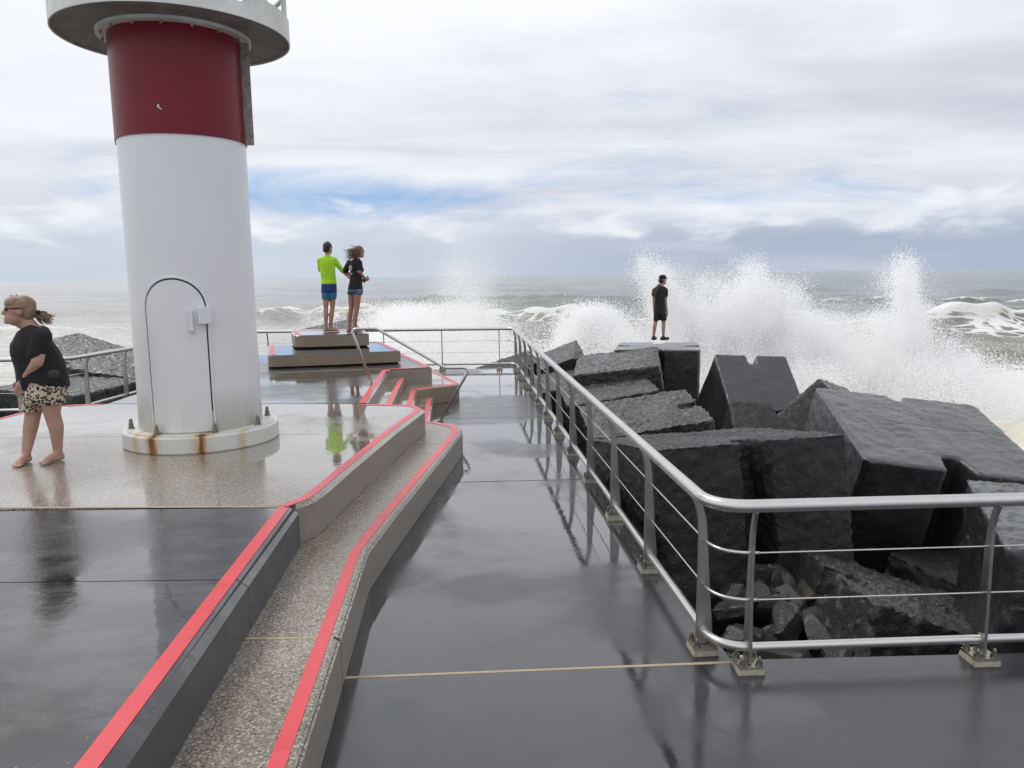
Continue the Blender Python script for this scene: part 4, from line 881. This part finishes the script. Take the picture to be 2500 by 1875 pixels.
# --- boy in a lime rash shirt (back view, feet turned to the right)
def boy():
    rt = person_frame(-3.90, 16.55, 1.127); tag(rt, 'barefoot boy in lime long-sleeved shirt and blue board shorts on the upper block', 'person')
    k = .00138; X = lambda px: (px-430)*k; Zz = lambda py: (1508-py)*k
    b = MB(); sk = 'skin'
    hc = (X(402), 0, Zz(232)); f, s = head(b, hc, .093, R(48))
    b.cap((X(402), -.01, Zz(300)), .052, (X(398), -.01, Zz(370)), .06)
    b.loft([(X(395), 0, Zz(375), .12, .075), (X(392), 0, Zz(430), .165, .10), (X(400), 0, Zz(560), .150, .105), (X(415), 0, Zz(700), .135, .095), (X(420), 0, Zz(800), .150, .105), (X(424), 0, Zz(890), .145, .105)])
    for hx, kx, ax, dy, ay in ((372, 372, 372, -.01, -.02), (476, 472, 440, .02, .03)):
        b.cap((X(hx), dy, Zz(860)), .082, (X(kx), dy+.01, Zz(1130)), .052); b.cap((X(kx), dy+.01, Zz(1130)), .05, (X((kx+ax)/2), dy-.012, Zz(1250)), .053); b.cap((X((kx+ax)/2), dy-.012, Zz(1250)), .052, (X(ax), ay, Zz(1445)), .034)
    foot(b, (X(372), -.02, Zz(1445)), R(62), .26); foot(b, (X(440), .03, Zz(1445)), R(82), .27)
    b.cap((X(505), .0, Zz(400)), .05, (X(632), .06, Zz(580)), .040); b.cap((X(632), .06, Zz(580)), .038, (X(745), .03, Zz(690)), .027); hand(b, (X(745), .03, Zz(690)), (1, .1, -.55), (0, 1, 0))
    b.cap((X(285), .0, Zz(400)), .05, (X(292), .12, Zz(560)), .042); b.cap((X(292), .12, Zz(560)), .038, (X(420), .20, Zz(470)), .027); hand(b, (X(420), .20, Zz(470)), (1, .1, .4), (0, -1, 0))
    b.build('body', sk, rt, True, .011, 3); face_parts(rt, hc, .093, f, s)
    c = MB(); c.loft([(X(398), -.01, Zz(335), .068, .066), (X(395), 0, Zz(362), .125, .085), (X(392), 0, Zz(395), .165, .108), (X(390), 0, Zz(460), .172, .118), (X(402), 0, Zz(580), .160, .122), (X(417), 0, Zz(690), .153, .115), (X(420), 0, Zz(772), .165, .122)])
    c.cap((X(500), .0, Zz(400)), .064, (X(628), .058, Zz(575)), .048); c.cap((X(288), .0, Zz(405)), .064, (X(292), .12, Zz(555)), .05); c.cap((X(292), .12, Zz(555)), .05, (X(370), .18, Zz(500)), .042)
    c.build('shirt', 'lime_cloth', rt, True, .012, 2)
    c = MB(); c.loft([(X(420), 0, Zz(745), .150, .108), (X(420), 0, Zz(800), .163, .122), (X(422), 0, Zz(890), .166, .126)])
    for hx in (370, 474): c.loft([(X(hx), 0, Zz(850), .090, .112), (X(hx), 0, Zz(930), .090, .108), (X(hx), 0.0, Zz(1000), .082, .098)])
    c.build('shorts', 'board_shorts', rt, True, .012, 1)
    c = MB(); c.ball((hc[0]-f.x*.012, -f.y*.012, hc[2]+.048), (.094, .104, .105)); c.ball((hc[0]-f.x*.035, -f.y*.035, hc[2]-.01), (.078, .08, .085)); c.build('hair', 'hair_dark', rt, True, .009, 1)
SHEAR[0] = 0.04; boy(); SHEAR[0] = 0.0
def girl():
    rt = person_frame(-3.27, 16.08, 1.127); tag(rt, 'barefoot girl in black T-shirt and denim shorts with windblown hair on the upper block', 'person')
    k = .00134; X = lambda px: (px-825)*k; Zz = lambda py: (1532-py)*k
    b = MB(); hc = (X(893), .0, Zz(290)); f, s = head(b, hc, .088, R(66))
    b.cap((X(880), -.005, Zz(350)), .043, (X(862), -.01, Zz(415)), .05)
    b.loft([(X(850), 0, Zz(410), .085, .11), (X(850), 0, Zz(470), .115, .135), (X(855), 0, Zz(600), .110, .115), (X(845), 0, Zz(720), .105, .105), (X(838), 0, Zz(820), .135, .125), (X(838), 0, Zz(900), .14, .125)])
    for hx, kx, ax, dy, ay in ((785, 775, 742, .07, .05), (872, 858, 825, -.05, -.05)):
        b.cap((X(hx), dy, Zz(880)), .088, (X(kx), dy, Zz(1150)), .055); b.cap((X(kx), dy, Zz(1150)), .053, (X((kx+ax)/2-8), dy, Zz(1270)), .055); b.cap((X((kx+ax)/2-8), dy, Zz(1270)), .054, (X(ax), ay, Zz(1465)), .034)
    foot(b, (X(742), .05, Zz(1465)), R(70), .23); foot(b, (X(825), -.05, Zz(1465)), R(78), .24)
    b.cap((X(905), -.10, Zz(460)), .046, (X(895), -.13, Zz(590)), .040); b.cap((X(895), -.13, Zz(590)), .038, (X(980), -.02, Zz(690)), .026); hand(b, (X(978), -.02, Zz(690)), (1, .5, -.25), (0, 1, .1), .95, .7)
    b.cap((X(740), .10, Zz(450)), .046, (X(690), .17, Zz(590)), .040); b.cap((X(690), .17, Zz(590)), .036, (X(935), .10, Zz(725)), .026); hand(b, (X(930), .09, Zz(722)), (1, -.3, .15), (0, -1, 0), .95, .7)
    b.build('body', 'skin_tan', rt, True, .011, 3); face_parts(rt, hc, .088, f, s)
    c = MB(); c.loft([(X(862), -.01, Zz(392), .06, .066), (X(850), 0, Zz(415), .10, .125), (X(848), 0, Zz(470), .132, .155), (X(858), 0, Zz(560), .132, .145), (X(852), 0, Zz(640), .122, .132), (X(842), 0, Zz(740), .130, .130), (X(836), 0, Zz(858), .158, .150)])
    c.cap((X(900), -.09, Zz(455)), .062, (X(898), -.12, Zz(540)), .060); c.cap((X(745), .09, Zz(450)), .062, (X(690), .15, Zz(560)), .066); c.cap((X(735), .02, Zz(480)), .06, (X(672), .06, Zz(575)), .035)
    c.ball((X(925), .02, Zz(560)), (.06, .1, .06)); sh = c.build('shirt', 'black_cloth', rt, True, .012, 1)
    c = MB(); pts = [(770, 480), (795, 475), (792, 560), (765, 590), (735, 575), (745, 520)]; c.ball((X(765), -.128, Zz(530)), (.036, .012, .06)); c.ball((X(775), -.128, Zz(620)), (.028, .01, .018)); c.build('back_print', 'print_pale', sh, True)
    c = MB(); c.loft([(X(838), 0, Zz(840), .150, .138), (X(838), 0, Zz(900), .158, .142)])
    for hx, dy in ((785, .06), (878, -.045)): c.loft([(X(hx), dy, Zz(880), .098, .098), (X(hx), dy, Zz(938), .097, .097)])
    c.build('shorts', 'denim', rt, True, .011, 1)
    c = MB(); c.ball((hc[0]-f.x*.018, -f.y*.018, hc[2]+.042), (.092, .098, .098)); c.ball((hc[0]-.05, -.03, hc[2]-.03), (.07, .07, .085)); hr_ = c.build('hair', 'hair_brown', rt, True, .01, 1)
    strands('loose_hair', (hc[0]-.03, -.02, hc[2]+.01), 130, .085, (-1, -.1, -.28), .24, 'hair_brown', hr_, .33, .12, 5, .007)
SHEAR[0] = 0.037; girl(); SHEAR[0] = 0.0
def man():
    rt = person_frame(3.86, 20.0, .555); tag(rt, 'man in black cap, T-shirt and shorts with a ponytail standing on a flat block', 'person')
    k = .00134; X = lambda px: (px-480)*k; Zz = lambda py: (1470-py)*k
    b = MB(); hc = (X(527), .0, Zz(315)); f, s = head(b, hc, .088, R(55))
    b.cap((X(515), -.005, Zz(370)), .046, (X(505), -.01, Zz(430)), .055)
    b.loft([(X(490), 0, Zz(445), .12, .08), (X(485), 0, Zz(500), .145, .10), (X(483), 0, Zz(650), .125, .10), (X(480), 0, Zz(800), .115, .095), (X(483), 0, Zz(900), .135, .105), (X(485), 0, Zz(970), .13, .10)])
    for hx, kx, ax in ((430, 398, 362), (545, 552, 548)):
        b.cap((X(hx), 0, Zz(950)), .075, (X(kx), .01, Zz(1120)), .054); b.cap((X(kx), .01, Zz(1120)), .052, (X((kx+ax)/2), -.012, Zz(1220)), .052); b.cap((X((kx+ax)/2), -.012, Zz(1220)), .05, (X(ax), 0, Zz(1400)), .034)
    foot(b, (X(362), 0, Zz(1400)), R(20), .22); foot(b, (X(548), 0, Zz(1400)), R(62), .22)
    b.cap((X(592), 0, Zz(500)), .05, (X(588), -.02, Zz(730)), .040); b.cap((X(588), -.02, Zz(730)), .038, (X(618), .03, Zz(930)), .026); hand(b, (X(618), .03, Zz(930)), (.05, .2, -1), (-1, .2, 0), 1, .35)
    b.cap((X(372), 0, Zz(500)), .05, (X(366), -.02, Zz(730)), .040); b.cap((X(366), -.02, Zz(730)), .038, (X(372), .03, Zz(930)), .026); hand(b, (X(372), .03, Zz(930)), (.05, .2, -1), (1, .2, 0), 1, .35)
    b.build('body', 'skin', rt, True, .012, 3); face_parts(rt, hc, .088, f, s)
    c = MB(); c.loft([(X(503), -.01, Zz(425), .07, .07), (X(490), 0, Zz(448), .13, .09), (X(486), 0, Zz(500), .158, .112), (X(483), 0, Zz(650), .142, .114), (X(480), 0, Zz(800), .138, .112), (X(480), 0, Zz(935), .156, .12)])
    c.cap((X(588), 0, Zz(505)), .064, (X(590), -.01, Zz(610)), .058); c.cap((X(376), 0, Zz(505)), .064, (X(364), -.01, Zz(590)), .058); c.build('shirt', 'navy_cloth', rt, True, .012, 1)
    c = MB(); c.loft([(X(483), 0, Zz(890), .14, .108), (X(485), 0, Zz(985), .152, .118)])
    for hx, ex in ((435, 415), (535, 548)): c.loft([(X(hx), 0, Zz(950), .09, .105), (X(ex), 0.0, Zz(1085), .084, .09)])
    c.build('shorts', 'black_cloth', rt, True, .012, 1)
    c = MB(); c.loft([(hc[0], 0, hc[2]+.035, .098, .104), (hc[0], 0, hc[2]+.085, .096, .102), (hc[0], 0, hc[2]+.128, .07, .076), (hc[0], 0, hc[2]+.142, .02, .02)])
    c.loft([(hc[0]+f.x*.11, f.y*.11, hc[2]+.038, .068, .068), (hc[0]+f.x*.115, f.y*.115, hc[2]+.050, .066, .066)]); c.build('cap', 'black_cloth', rt, True, .008, 1)
    c = MB(); c.ball((hc[0]-f.x*.04, -f.y*.04, hc[2]-.005), (.08, .08, .075)); hr_ = c.build('hair', 'hair_dark', rt, True, .009, 1)
    strands('ponytail', (X(462), -.07, Zz(395)), 60, .022, (-.55, -.25, -1), .30, 'hair_brown', hr_, .13, .1, 9, .009)
    for ax, yw in ((362, 20), (548, 62)):
        c = MB(); ff = Vector((math.sin(R(yw)), math.cos(R(yw)), 0)); a = Vector((X(ax), 0, 0)); c.cap(a-ff*.05+Vector((0, 0, .045)), .044, a+ff*.13+Vector((0, 0, .042)), .044); c.cap(a+Vector((0, 0, .05)), .046, a+Vector((0, 0, .095)), .044); c.build('shoe', 'shoe_black', rt, True, .009, 1)
SHEAR[0] = -0.009; man(); SHEAR[0] = 0.0
def woman():
    rt = person_frame(-4.435, 7.06, T1); tag(rt, 'barefoot woman in black top and leopard-print shorts hunched against the wind', 'person')
    k = .00104; X = lambda px: (px-290)*k; Zz = lambda py: (1577-py)*k
    b = MB(); hc = Vector((X(128), .02, Zz(222))); r = .098; f, s = head(b, hc, r, R(-90-2))
    b.cap((X(170), .02, Zz(300)), .060, (X(235), .01, Zz(400)), .075); b.cap((X(110), .02, Zz(300)), .042, (X(150), .02, Zz(330)), .05)
    b.loft([(X(240), 0, Zz(400), .085, .15), (X(240), 0, Zz(480), .14, .19), (X(255), 0, Zz(600), .18, .19), (X(290), 0, Zz(760), .19, .19), (X(320), 0, Zz(900), .18, .20)])
    for hx, kx, cx, ax, dy, ay in ((255, 235, 215, 182, .06, .02), (365, 380, 412, 425, -.07, -.05)):
        b.cap((X(hx), dy, Zz(920)), .115, (X(kx), dy, Zz(1140)), .072); b.cap((X(kx), dy, Zz(1140)), .07, (X(cx), dy*.9, Zz(1270)), .066); b.cap((X(cx), dy*.9, Zz(1270)), .065, (X(ax), ay, Zz(1485)), .040)
    foot(b, (X(182), .02, Zz(1485)), R(-150), .23); foot(b, (X(425), -.05, Zz(1485)), R(-128), .24)
    for dy, zo in ((-.21, 0), (.20, 6)):
        b.cap((X(285), dy, Zz(455)), .068, (X(262), dy-.02*(1 if dy < 0 else -1), Zz(655)), .054); b.cap((X(262), dy-.02*(1 if dy < 0 else -1), Zz(655)), .05, (X(150), dy*.42, Zz(815+zo)), .031)
        hand(b, (X(150), dy*.42, Zz(815+zo)), (-.22, -dy*.35, -1), (.2, -dy*4, -.2), 1.05, .38)
    b.build('body', 'skin_fair', rt, True, .008, 3); face_parts(rt, hc, r, f, s)
    c = MB(); c.loft([(X(255), 0, Zz(352), .055, .085, 0, -.35), (X(262), 0, Zz(385), .10, .165, 0, -.40), (X(250), 0, Zz(450), .155, .215, 0, -.35), (X(245), 0, Zz(540), .198, .225, 0, -.15), (X(275), 0, Zz(660), .210, .225, 0, -.05), (X(305), 0, Zz(760), .217, .228, 0, -.18), (X(328), 0, Zz(862), .212, .230, 0, -.25)], 28)
    c.loft([(X(205), 0, Zz(410), .08, .13), (X(155), 0, Zz(500), .10, .16), (X(150), 0, Zz(580), .098, .165), (X(195), 0, Zz(740), .10, .17), (X(205), 0, Zz(840), .105, .16), (X(200), 0, Zz(905), .085, .13), (X(205), 0, Zz(945), .06, .10)], 24)
    for dy in (-.19, .19): c.cap((X(290), dy, Zz(445)), .095, (X(258), dy*1.1, Zz(575)), .080)
    sh = c.build('top', 'black_cloth', rt, True, .011, 2)
    c = MB(); c.loft([(X(338), 0, Zz(760), .165, .20), (X(335), 0, Zz(860), .19, .215), (X(315), 0, Zz(950), .195, .215), (X(300), 0, Zz(1020), .165, .19)], 28)
    c.loft([(X(265), .05, Zz(850), .125, .14), (X(240), .05, Zz(960), .118, .135), (X(232), .05, Zz(1110), .105, .118)], 24); c.loft([(X(375), -.06, Zz(860), .13, .14), (X(385), -.07, Zz(960), .125, .13), (X(372), -.07, Zz(1048), .112, .120)], 24)
    c.build('shorts', 'leopard', rt, True, .010, 1)
    c = MB(); M = Matrix.Rotation(R(20), 3, 'Y'); c.ball((X(385), -.215, Zz(770)), (.058, .022, .045), M=M); c.build('waist_bag', 'dark_bag', rt, True, .008, 1)
    c = MB(); c.ball(hc+Vector((.022, 0, .052)), (.118, .103, .096)); c.ball(hc+Vector((.060, 0, .005)), (.082, .098, .10)); c.ball(hc+Vector((-.030, 0, .072)), (.088, .086, .072)); hr_ = c.build('hair', 'hair_blond', rt, True, .008, 1)
    strands('loose_hair', hc+Vector((-.02, 0, .085)), 26, .05, (-.3, -.1, .2), .05, 'hair_blond', hr_, .45, .1, 3, .003)
    strands('ponytail', (X(268), .01, Zz(250)), 70, .03, (1, -.1, -.55), .11, 'hair_blond', hr_, .22, .15, 4, .009)
    c = MB(); c.ball((X(275), .0, Zz(243)), (.022, .04, .032)); c.build('scrunchie', 'black_cloth', hr_, True)
    c = MB(); e = hc+Vector((-r*1.12, 0, .028))
    for q in (-1, 1): c.ball(e+Vector((.012, q*.036, 0)), (.016, .030, .022)); c.tube([e+Vector((.012, q*.062, .006)), e+Vector((.06, q*.093, .008)), e+Vector((.12, q*.100, 0))], .005, 6)
    c.box(tuple(e+Vector((0, 0, .008))), (.008, .03, .008)); c.build('sunglasses', 'dark_plastic', rt, True)
    c = MB(); c.tube([(X(163)+.034*math.cos(a)*.9, -.088+.034*math.sin(a), Zz(797)+.018*math.cos(a)) for a in [i*math.pi/8 for i in range(17)]], .005, 6); c.build('bracelet', 'hair_dark', rt, True)
SHEAR[0] = 0.086; woman(); SHEAR[0] = 0.0

# ------------------------------------------------------------------ spray
t = mat('spray_white'); setp(t, color=(.99, .99, .99), rough=.6, spec=.2)
tr = t.node('ShaderNodeBsdfTranslucent', inp={'Color': (.99, .99, .99, 1)}); mx = t.node('ShaderNodeMixShader', inp={0: .6}); t.l.new(t.b.outputs[0], mx.inputs[1]); t.l.new(tr.outputs[0], mx.inputs[2])
t.l.new(mx.outputs[0], t.n['Material Output'].inputs['Surface'])
def spray(name, label, pts, rad):
    ok = (pts[:, 1] > 22.5) & (pts[:, 2] > SEA-.5); pts, rad = pts[ok], rad[ok]
    me = bpy.data.meshes.new(name); me.vertices.add(len(pts)); me.vertices.foreach_set('co', pts.astype(np.float32).ravel())
    a = me.attributes.new('rad', 'FLOAT', 'POINT'); a.data.foreach_set('value', rad.astype(np.float32)); me.materials.append(MATS['spray_white'])
    o = bpy.data.objects.new(name, me); link(o); tag(o, label, None, kind='stuff')
    ng = bpy.data.node_groups.new(name, 'GeometryNodeTree'); ng.interface.new_socket('Geometry', in_out='INPUT', socket_type='NodeSocketGeometry'); ng.interface.new_socket('Geometry', in_out='OUTPUT', socket_type='NodeSocketGeometry')
    gi, go = ng.nodes.new('NodeGroupInput'), ng.nodes.new('NodeGroupOutput'); mp = ng.nodes.new('GeometryNodeMeshToPoints'); na = ng.nodes.new('GeometryNodeInputNamedAttribute'); na.data_type = 'FLOAT'; na.inputs['Name'].default_value = 'rad'
    sm = ng.nodes.new('GeometryNodeSetMaterial'); sm.inputs['Material'].default_value = MATS['spray_white']
    ng.links.new(gi.outputs[0], mp.inputs['Mesh']); ng.links.new(na.outputs['Attribute'], mp.inputs['Radius']); ng.links.new(mp.outputs[0], sm.inputs[0]); ng.links.new(sm.outputs[0], go.inputs[0])
    md = o.modifiers.new('drops', 'NODES'); md.node_group = ng; return o
def fbm(p, sc_, seed):
    rs = np.random.default_rng(seed); v = np.zeros(len(p))
    for o_ in range(4):
        for _ in range(3):
            k = rs.normal(size=3)*sc_*(1.9**o_); v += np.sin(p@k+rs.uniform(0, 6.28))/(1.7**o_)
    return v/3
def plume(base, top, w0, w1, n, seed, r=(.010, .030), power=1.4, depth=1.2, lean=0.0, clump=.9):
    """cloud of drops thrown from base to top: wide and thick at the foot, ragged at the crest"""
    rs = np.random.default_rng(seed); n = int(n*1.7); r = (r[0]*.7, r[1]*.66); m = int(n*2.4); t_ = rs.random(m)**power
    b, tp = np.array(base, float), np.array(top, float); c = b+(tp-b)*t_[:, None]
    wd = w0+(w1-w0)*t_; c[:, 0] += rs.normal(size=m)*wd*.5+lean*np.sin(t_*3.1); c[:, 1] += rs.normal(size=m)*wd*.5*depth; c[:, 2] += rs.normal(size=m)*.18
    dn = fbm(c*np.array([1, 1, .55]), 1.1, seed+50); keep = rs.random(m) < np.clip(.55+clump*dn-.25*t_, .02, 1); c = c[keep][:n]
    tt = t_[keep][:n]; return c, rs.uniform(r[0], r[1], len(c))*(1-.35*tt)
def cat(*pl): return np.concatenate([p[0] for p in pl]), np.concatenate([p[1] for p in pl])
Yb = 27.0
def P_(u, v, y):   # source-picture position to a place at distance y
    fx = (u-1250)/1880; fy = (937.5-v)/1880; cr, sr_ = math.cos(ROLL), math.sin(ROLL); a = fx*cr+fy*sr_; b = -fx*sr_+fy*cr; cp, sp = math.cos(PITCH), math.sin(PITCH)
    d_ = np.array([a, cp+b*sp, -sp+b*cp]); return tuple(np.array([0, 0, CH])+d_*(y/d_[1]))
def fan(base, tips, n, seed, nf=14, w=(.09, .27), r=(.006, .021)):
    """a torn fan of water: many thin straight fingers from one foot, each thinning to its own tip"""
    rs = np.random.default_rng(seed); P0, R0 = [], []
    for i in range(nf):
        a_ = rs.random()*(len(tips)-1); k_ = min(int(a_), len(tips)-2); u_ = np.array(tips[k_])*(1-a_+k_)+np.array(tips[k_+1])*(a_-k_)
        tip = np.array(P_(u_[0]+rs.normal()*9, u_[1]+abs(rs.normal())*38, base[2]+rs.normal()*.7)); bs = np.array(P_(base[0]+rs.normal()*42, base[1], base[2]+rs.normal()*.5))
        m = int(n/nf*rs.uniform(.5, 1.5)); t_ = rs.beta(1.2, 1.15, m); w_ = rs.uniform(*w); c = bs+(tip-bs)*t_[:, None]
        sp = (w_*(.6+.75*t_))[:, None]; c += rs.normal(size=(m, 3))*sp*np.array([1, 1.1, .9]); c[:, 0] += .35*np.sin(t_*2.6+seed)*(tip[0]-bs[0])*.25
        dn = fbm(c, 2.4, seed*31+i); keep = rs.random(m) < np.clip(.62+.75*dn-.25*t_, .03, 1)
        P0.append(c[keep]); R0.append(rs.uniform(r[0], r[1], keep.sum())*(1.1-.4*t_[keep]))
    return np.concatenate(P0), np.concatenate(R0)
big = [fan((1745, 950, Yb), [(1545, 603), (1575, 612), (1640, 665), (1690, 655)], 150000, 1, 18), fan((1800, 955, Yb), [(1690, 680), (1740, 665), (1800, 650), (1845, 640)], 120000, 2, 16),
       fan((1880, 965, Yb), [(1815, 625), (1845, 622), (1895, 655), (1925, 640)], 120000, 3, 16), fan((2060, 985, Yb), [(1895, 650), (1930, 690), (2000, 800), (2080, 820)], 150000, 4, 18),
       fan((2225, 1000, Yb), [(2120, 720), (2185, 600), (2205, 592), (2225, 640), (2290, 760)], 125000, 5, 20, (.08, .24)), fan((2320, 1010, Yb-1), [(2230, 760), (2330, 800), (2400, 900)], 60000, 6, 12)]
big.append(plume(P_(1980, 1000, Yb-1), P_(1980, 870, Yb-1), 7.5, 6.2, 90000, 8, (.012, .04), 1.0))
for u0, v0, u1, v1, w0, w1, n_, sd_ in ((1780, 940, 1660, 640, 4.2, 1.8, 80000, 9), (1880, 940, 1850, 670, 3.2, 1.8, 60000, 10), (2060, 960, 1960, 720, 4.0, 2.0, 70000, 11), (2220, 960, 2195, 640, 3.4, 1.0, 70000, 12)):
    big.append(plume(P_(u0, v0, Yb), P_(u1, v1, Yb), w0, w1, n_, sd_, (.0035, .0075), 1.0, clump=.45))
big.append(plume(P_(2085, 970, Yb), P_(2075, 770, Yb), 3.4, 2.2, 60000, 13, (.007, .026), 1.0, clump=.9)); big.append(plume(P_(1700, 930, Yb), P_(1690, 760, Yb), 3.2, 2.4, 50000, 14, (.007, .026), 1.0, clump=.8))
spray('sea_spray', 'tall white burst of sea spray thrown up behind the dark blocks', *cat(*big))
s2 = [plume(P_(1450, 930, 30), P_(1440, 755, 30), 2.1, 1.0, 60000, 21, (.012, .04), 1.0, clump=.6), plume(P_(1400, 930, 30), P_(1420, 800, 30), 2.6, 1.6, 30000, 22, (.015, .04), 1.0)]
spray('sea_spray', 'low white mound of breaking water beyond the railing corner', *cat(*s2))
s3 = [plume(P_(1050, 900, 38), P_(1040, 745, 38), 4.6, 3.4, 70000, 31, (.012, .04), 1.0, clump=.5), plume(P_(1160, 880, 38), P_(1150, 560, 39), 1.6, 1.8, 60000, 32, (.005, .011), .9, clump=.5), plume(P_(1100, 880, 36), P_(1130, 640, 37), 3.0, 2.4, 50000, 33, (.005, .012), 1.0, clump=.4), plume(P_(960, 860, 40), P_(940, 770, 40), 3.0, 2.0, 30000, 34, (.012, .035), 1.0)]
spray('sea_spray', 'broad misty white splash behind the far railing beside the couple', *cat(*s3))
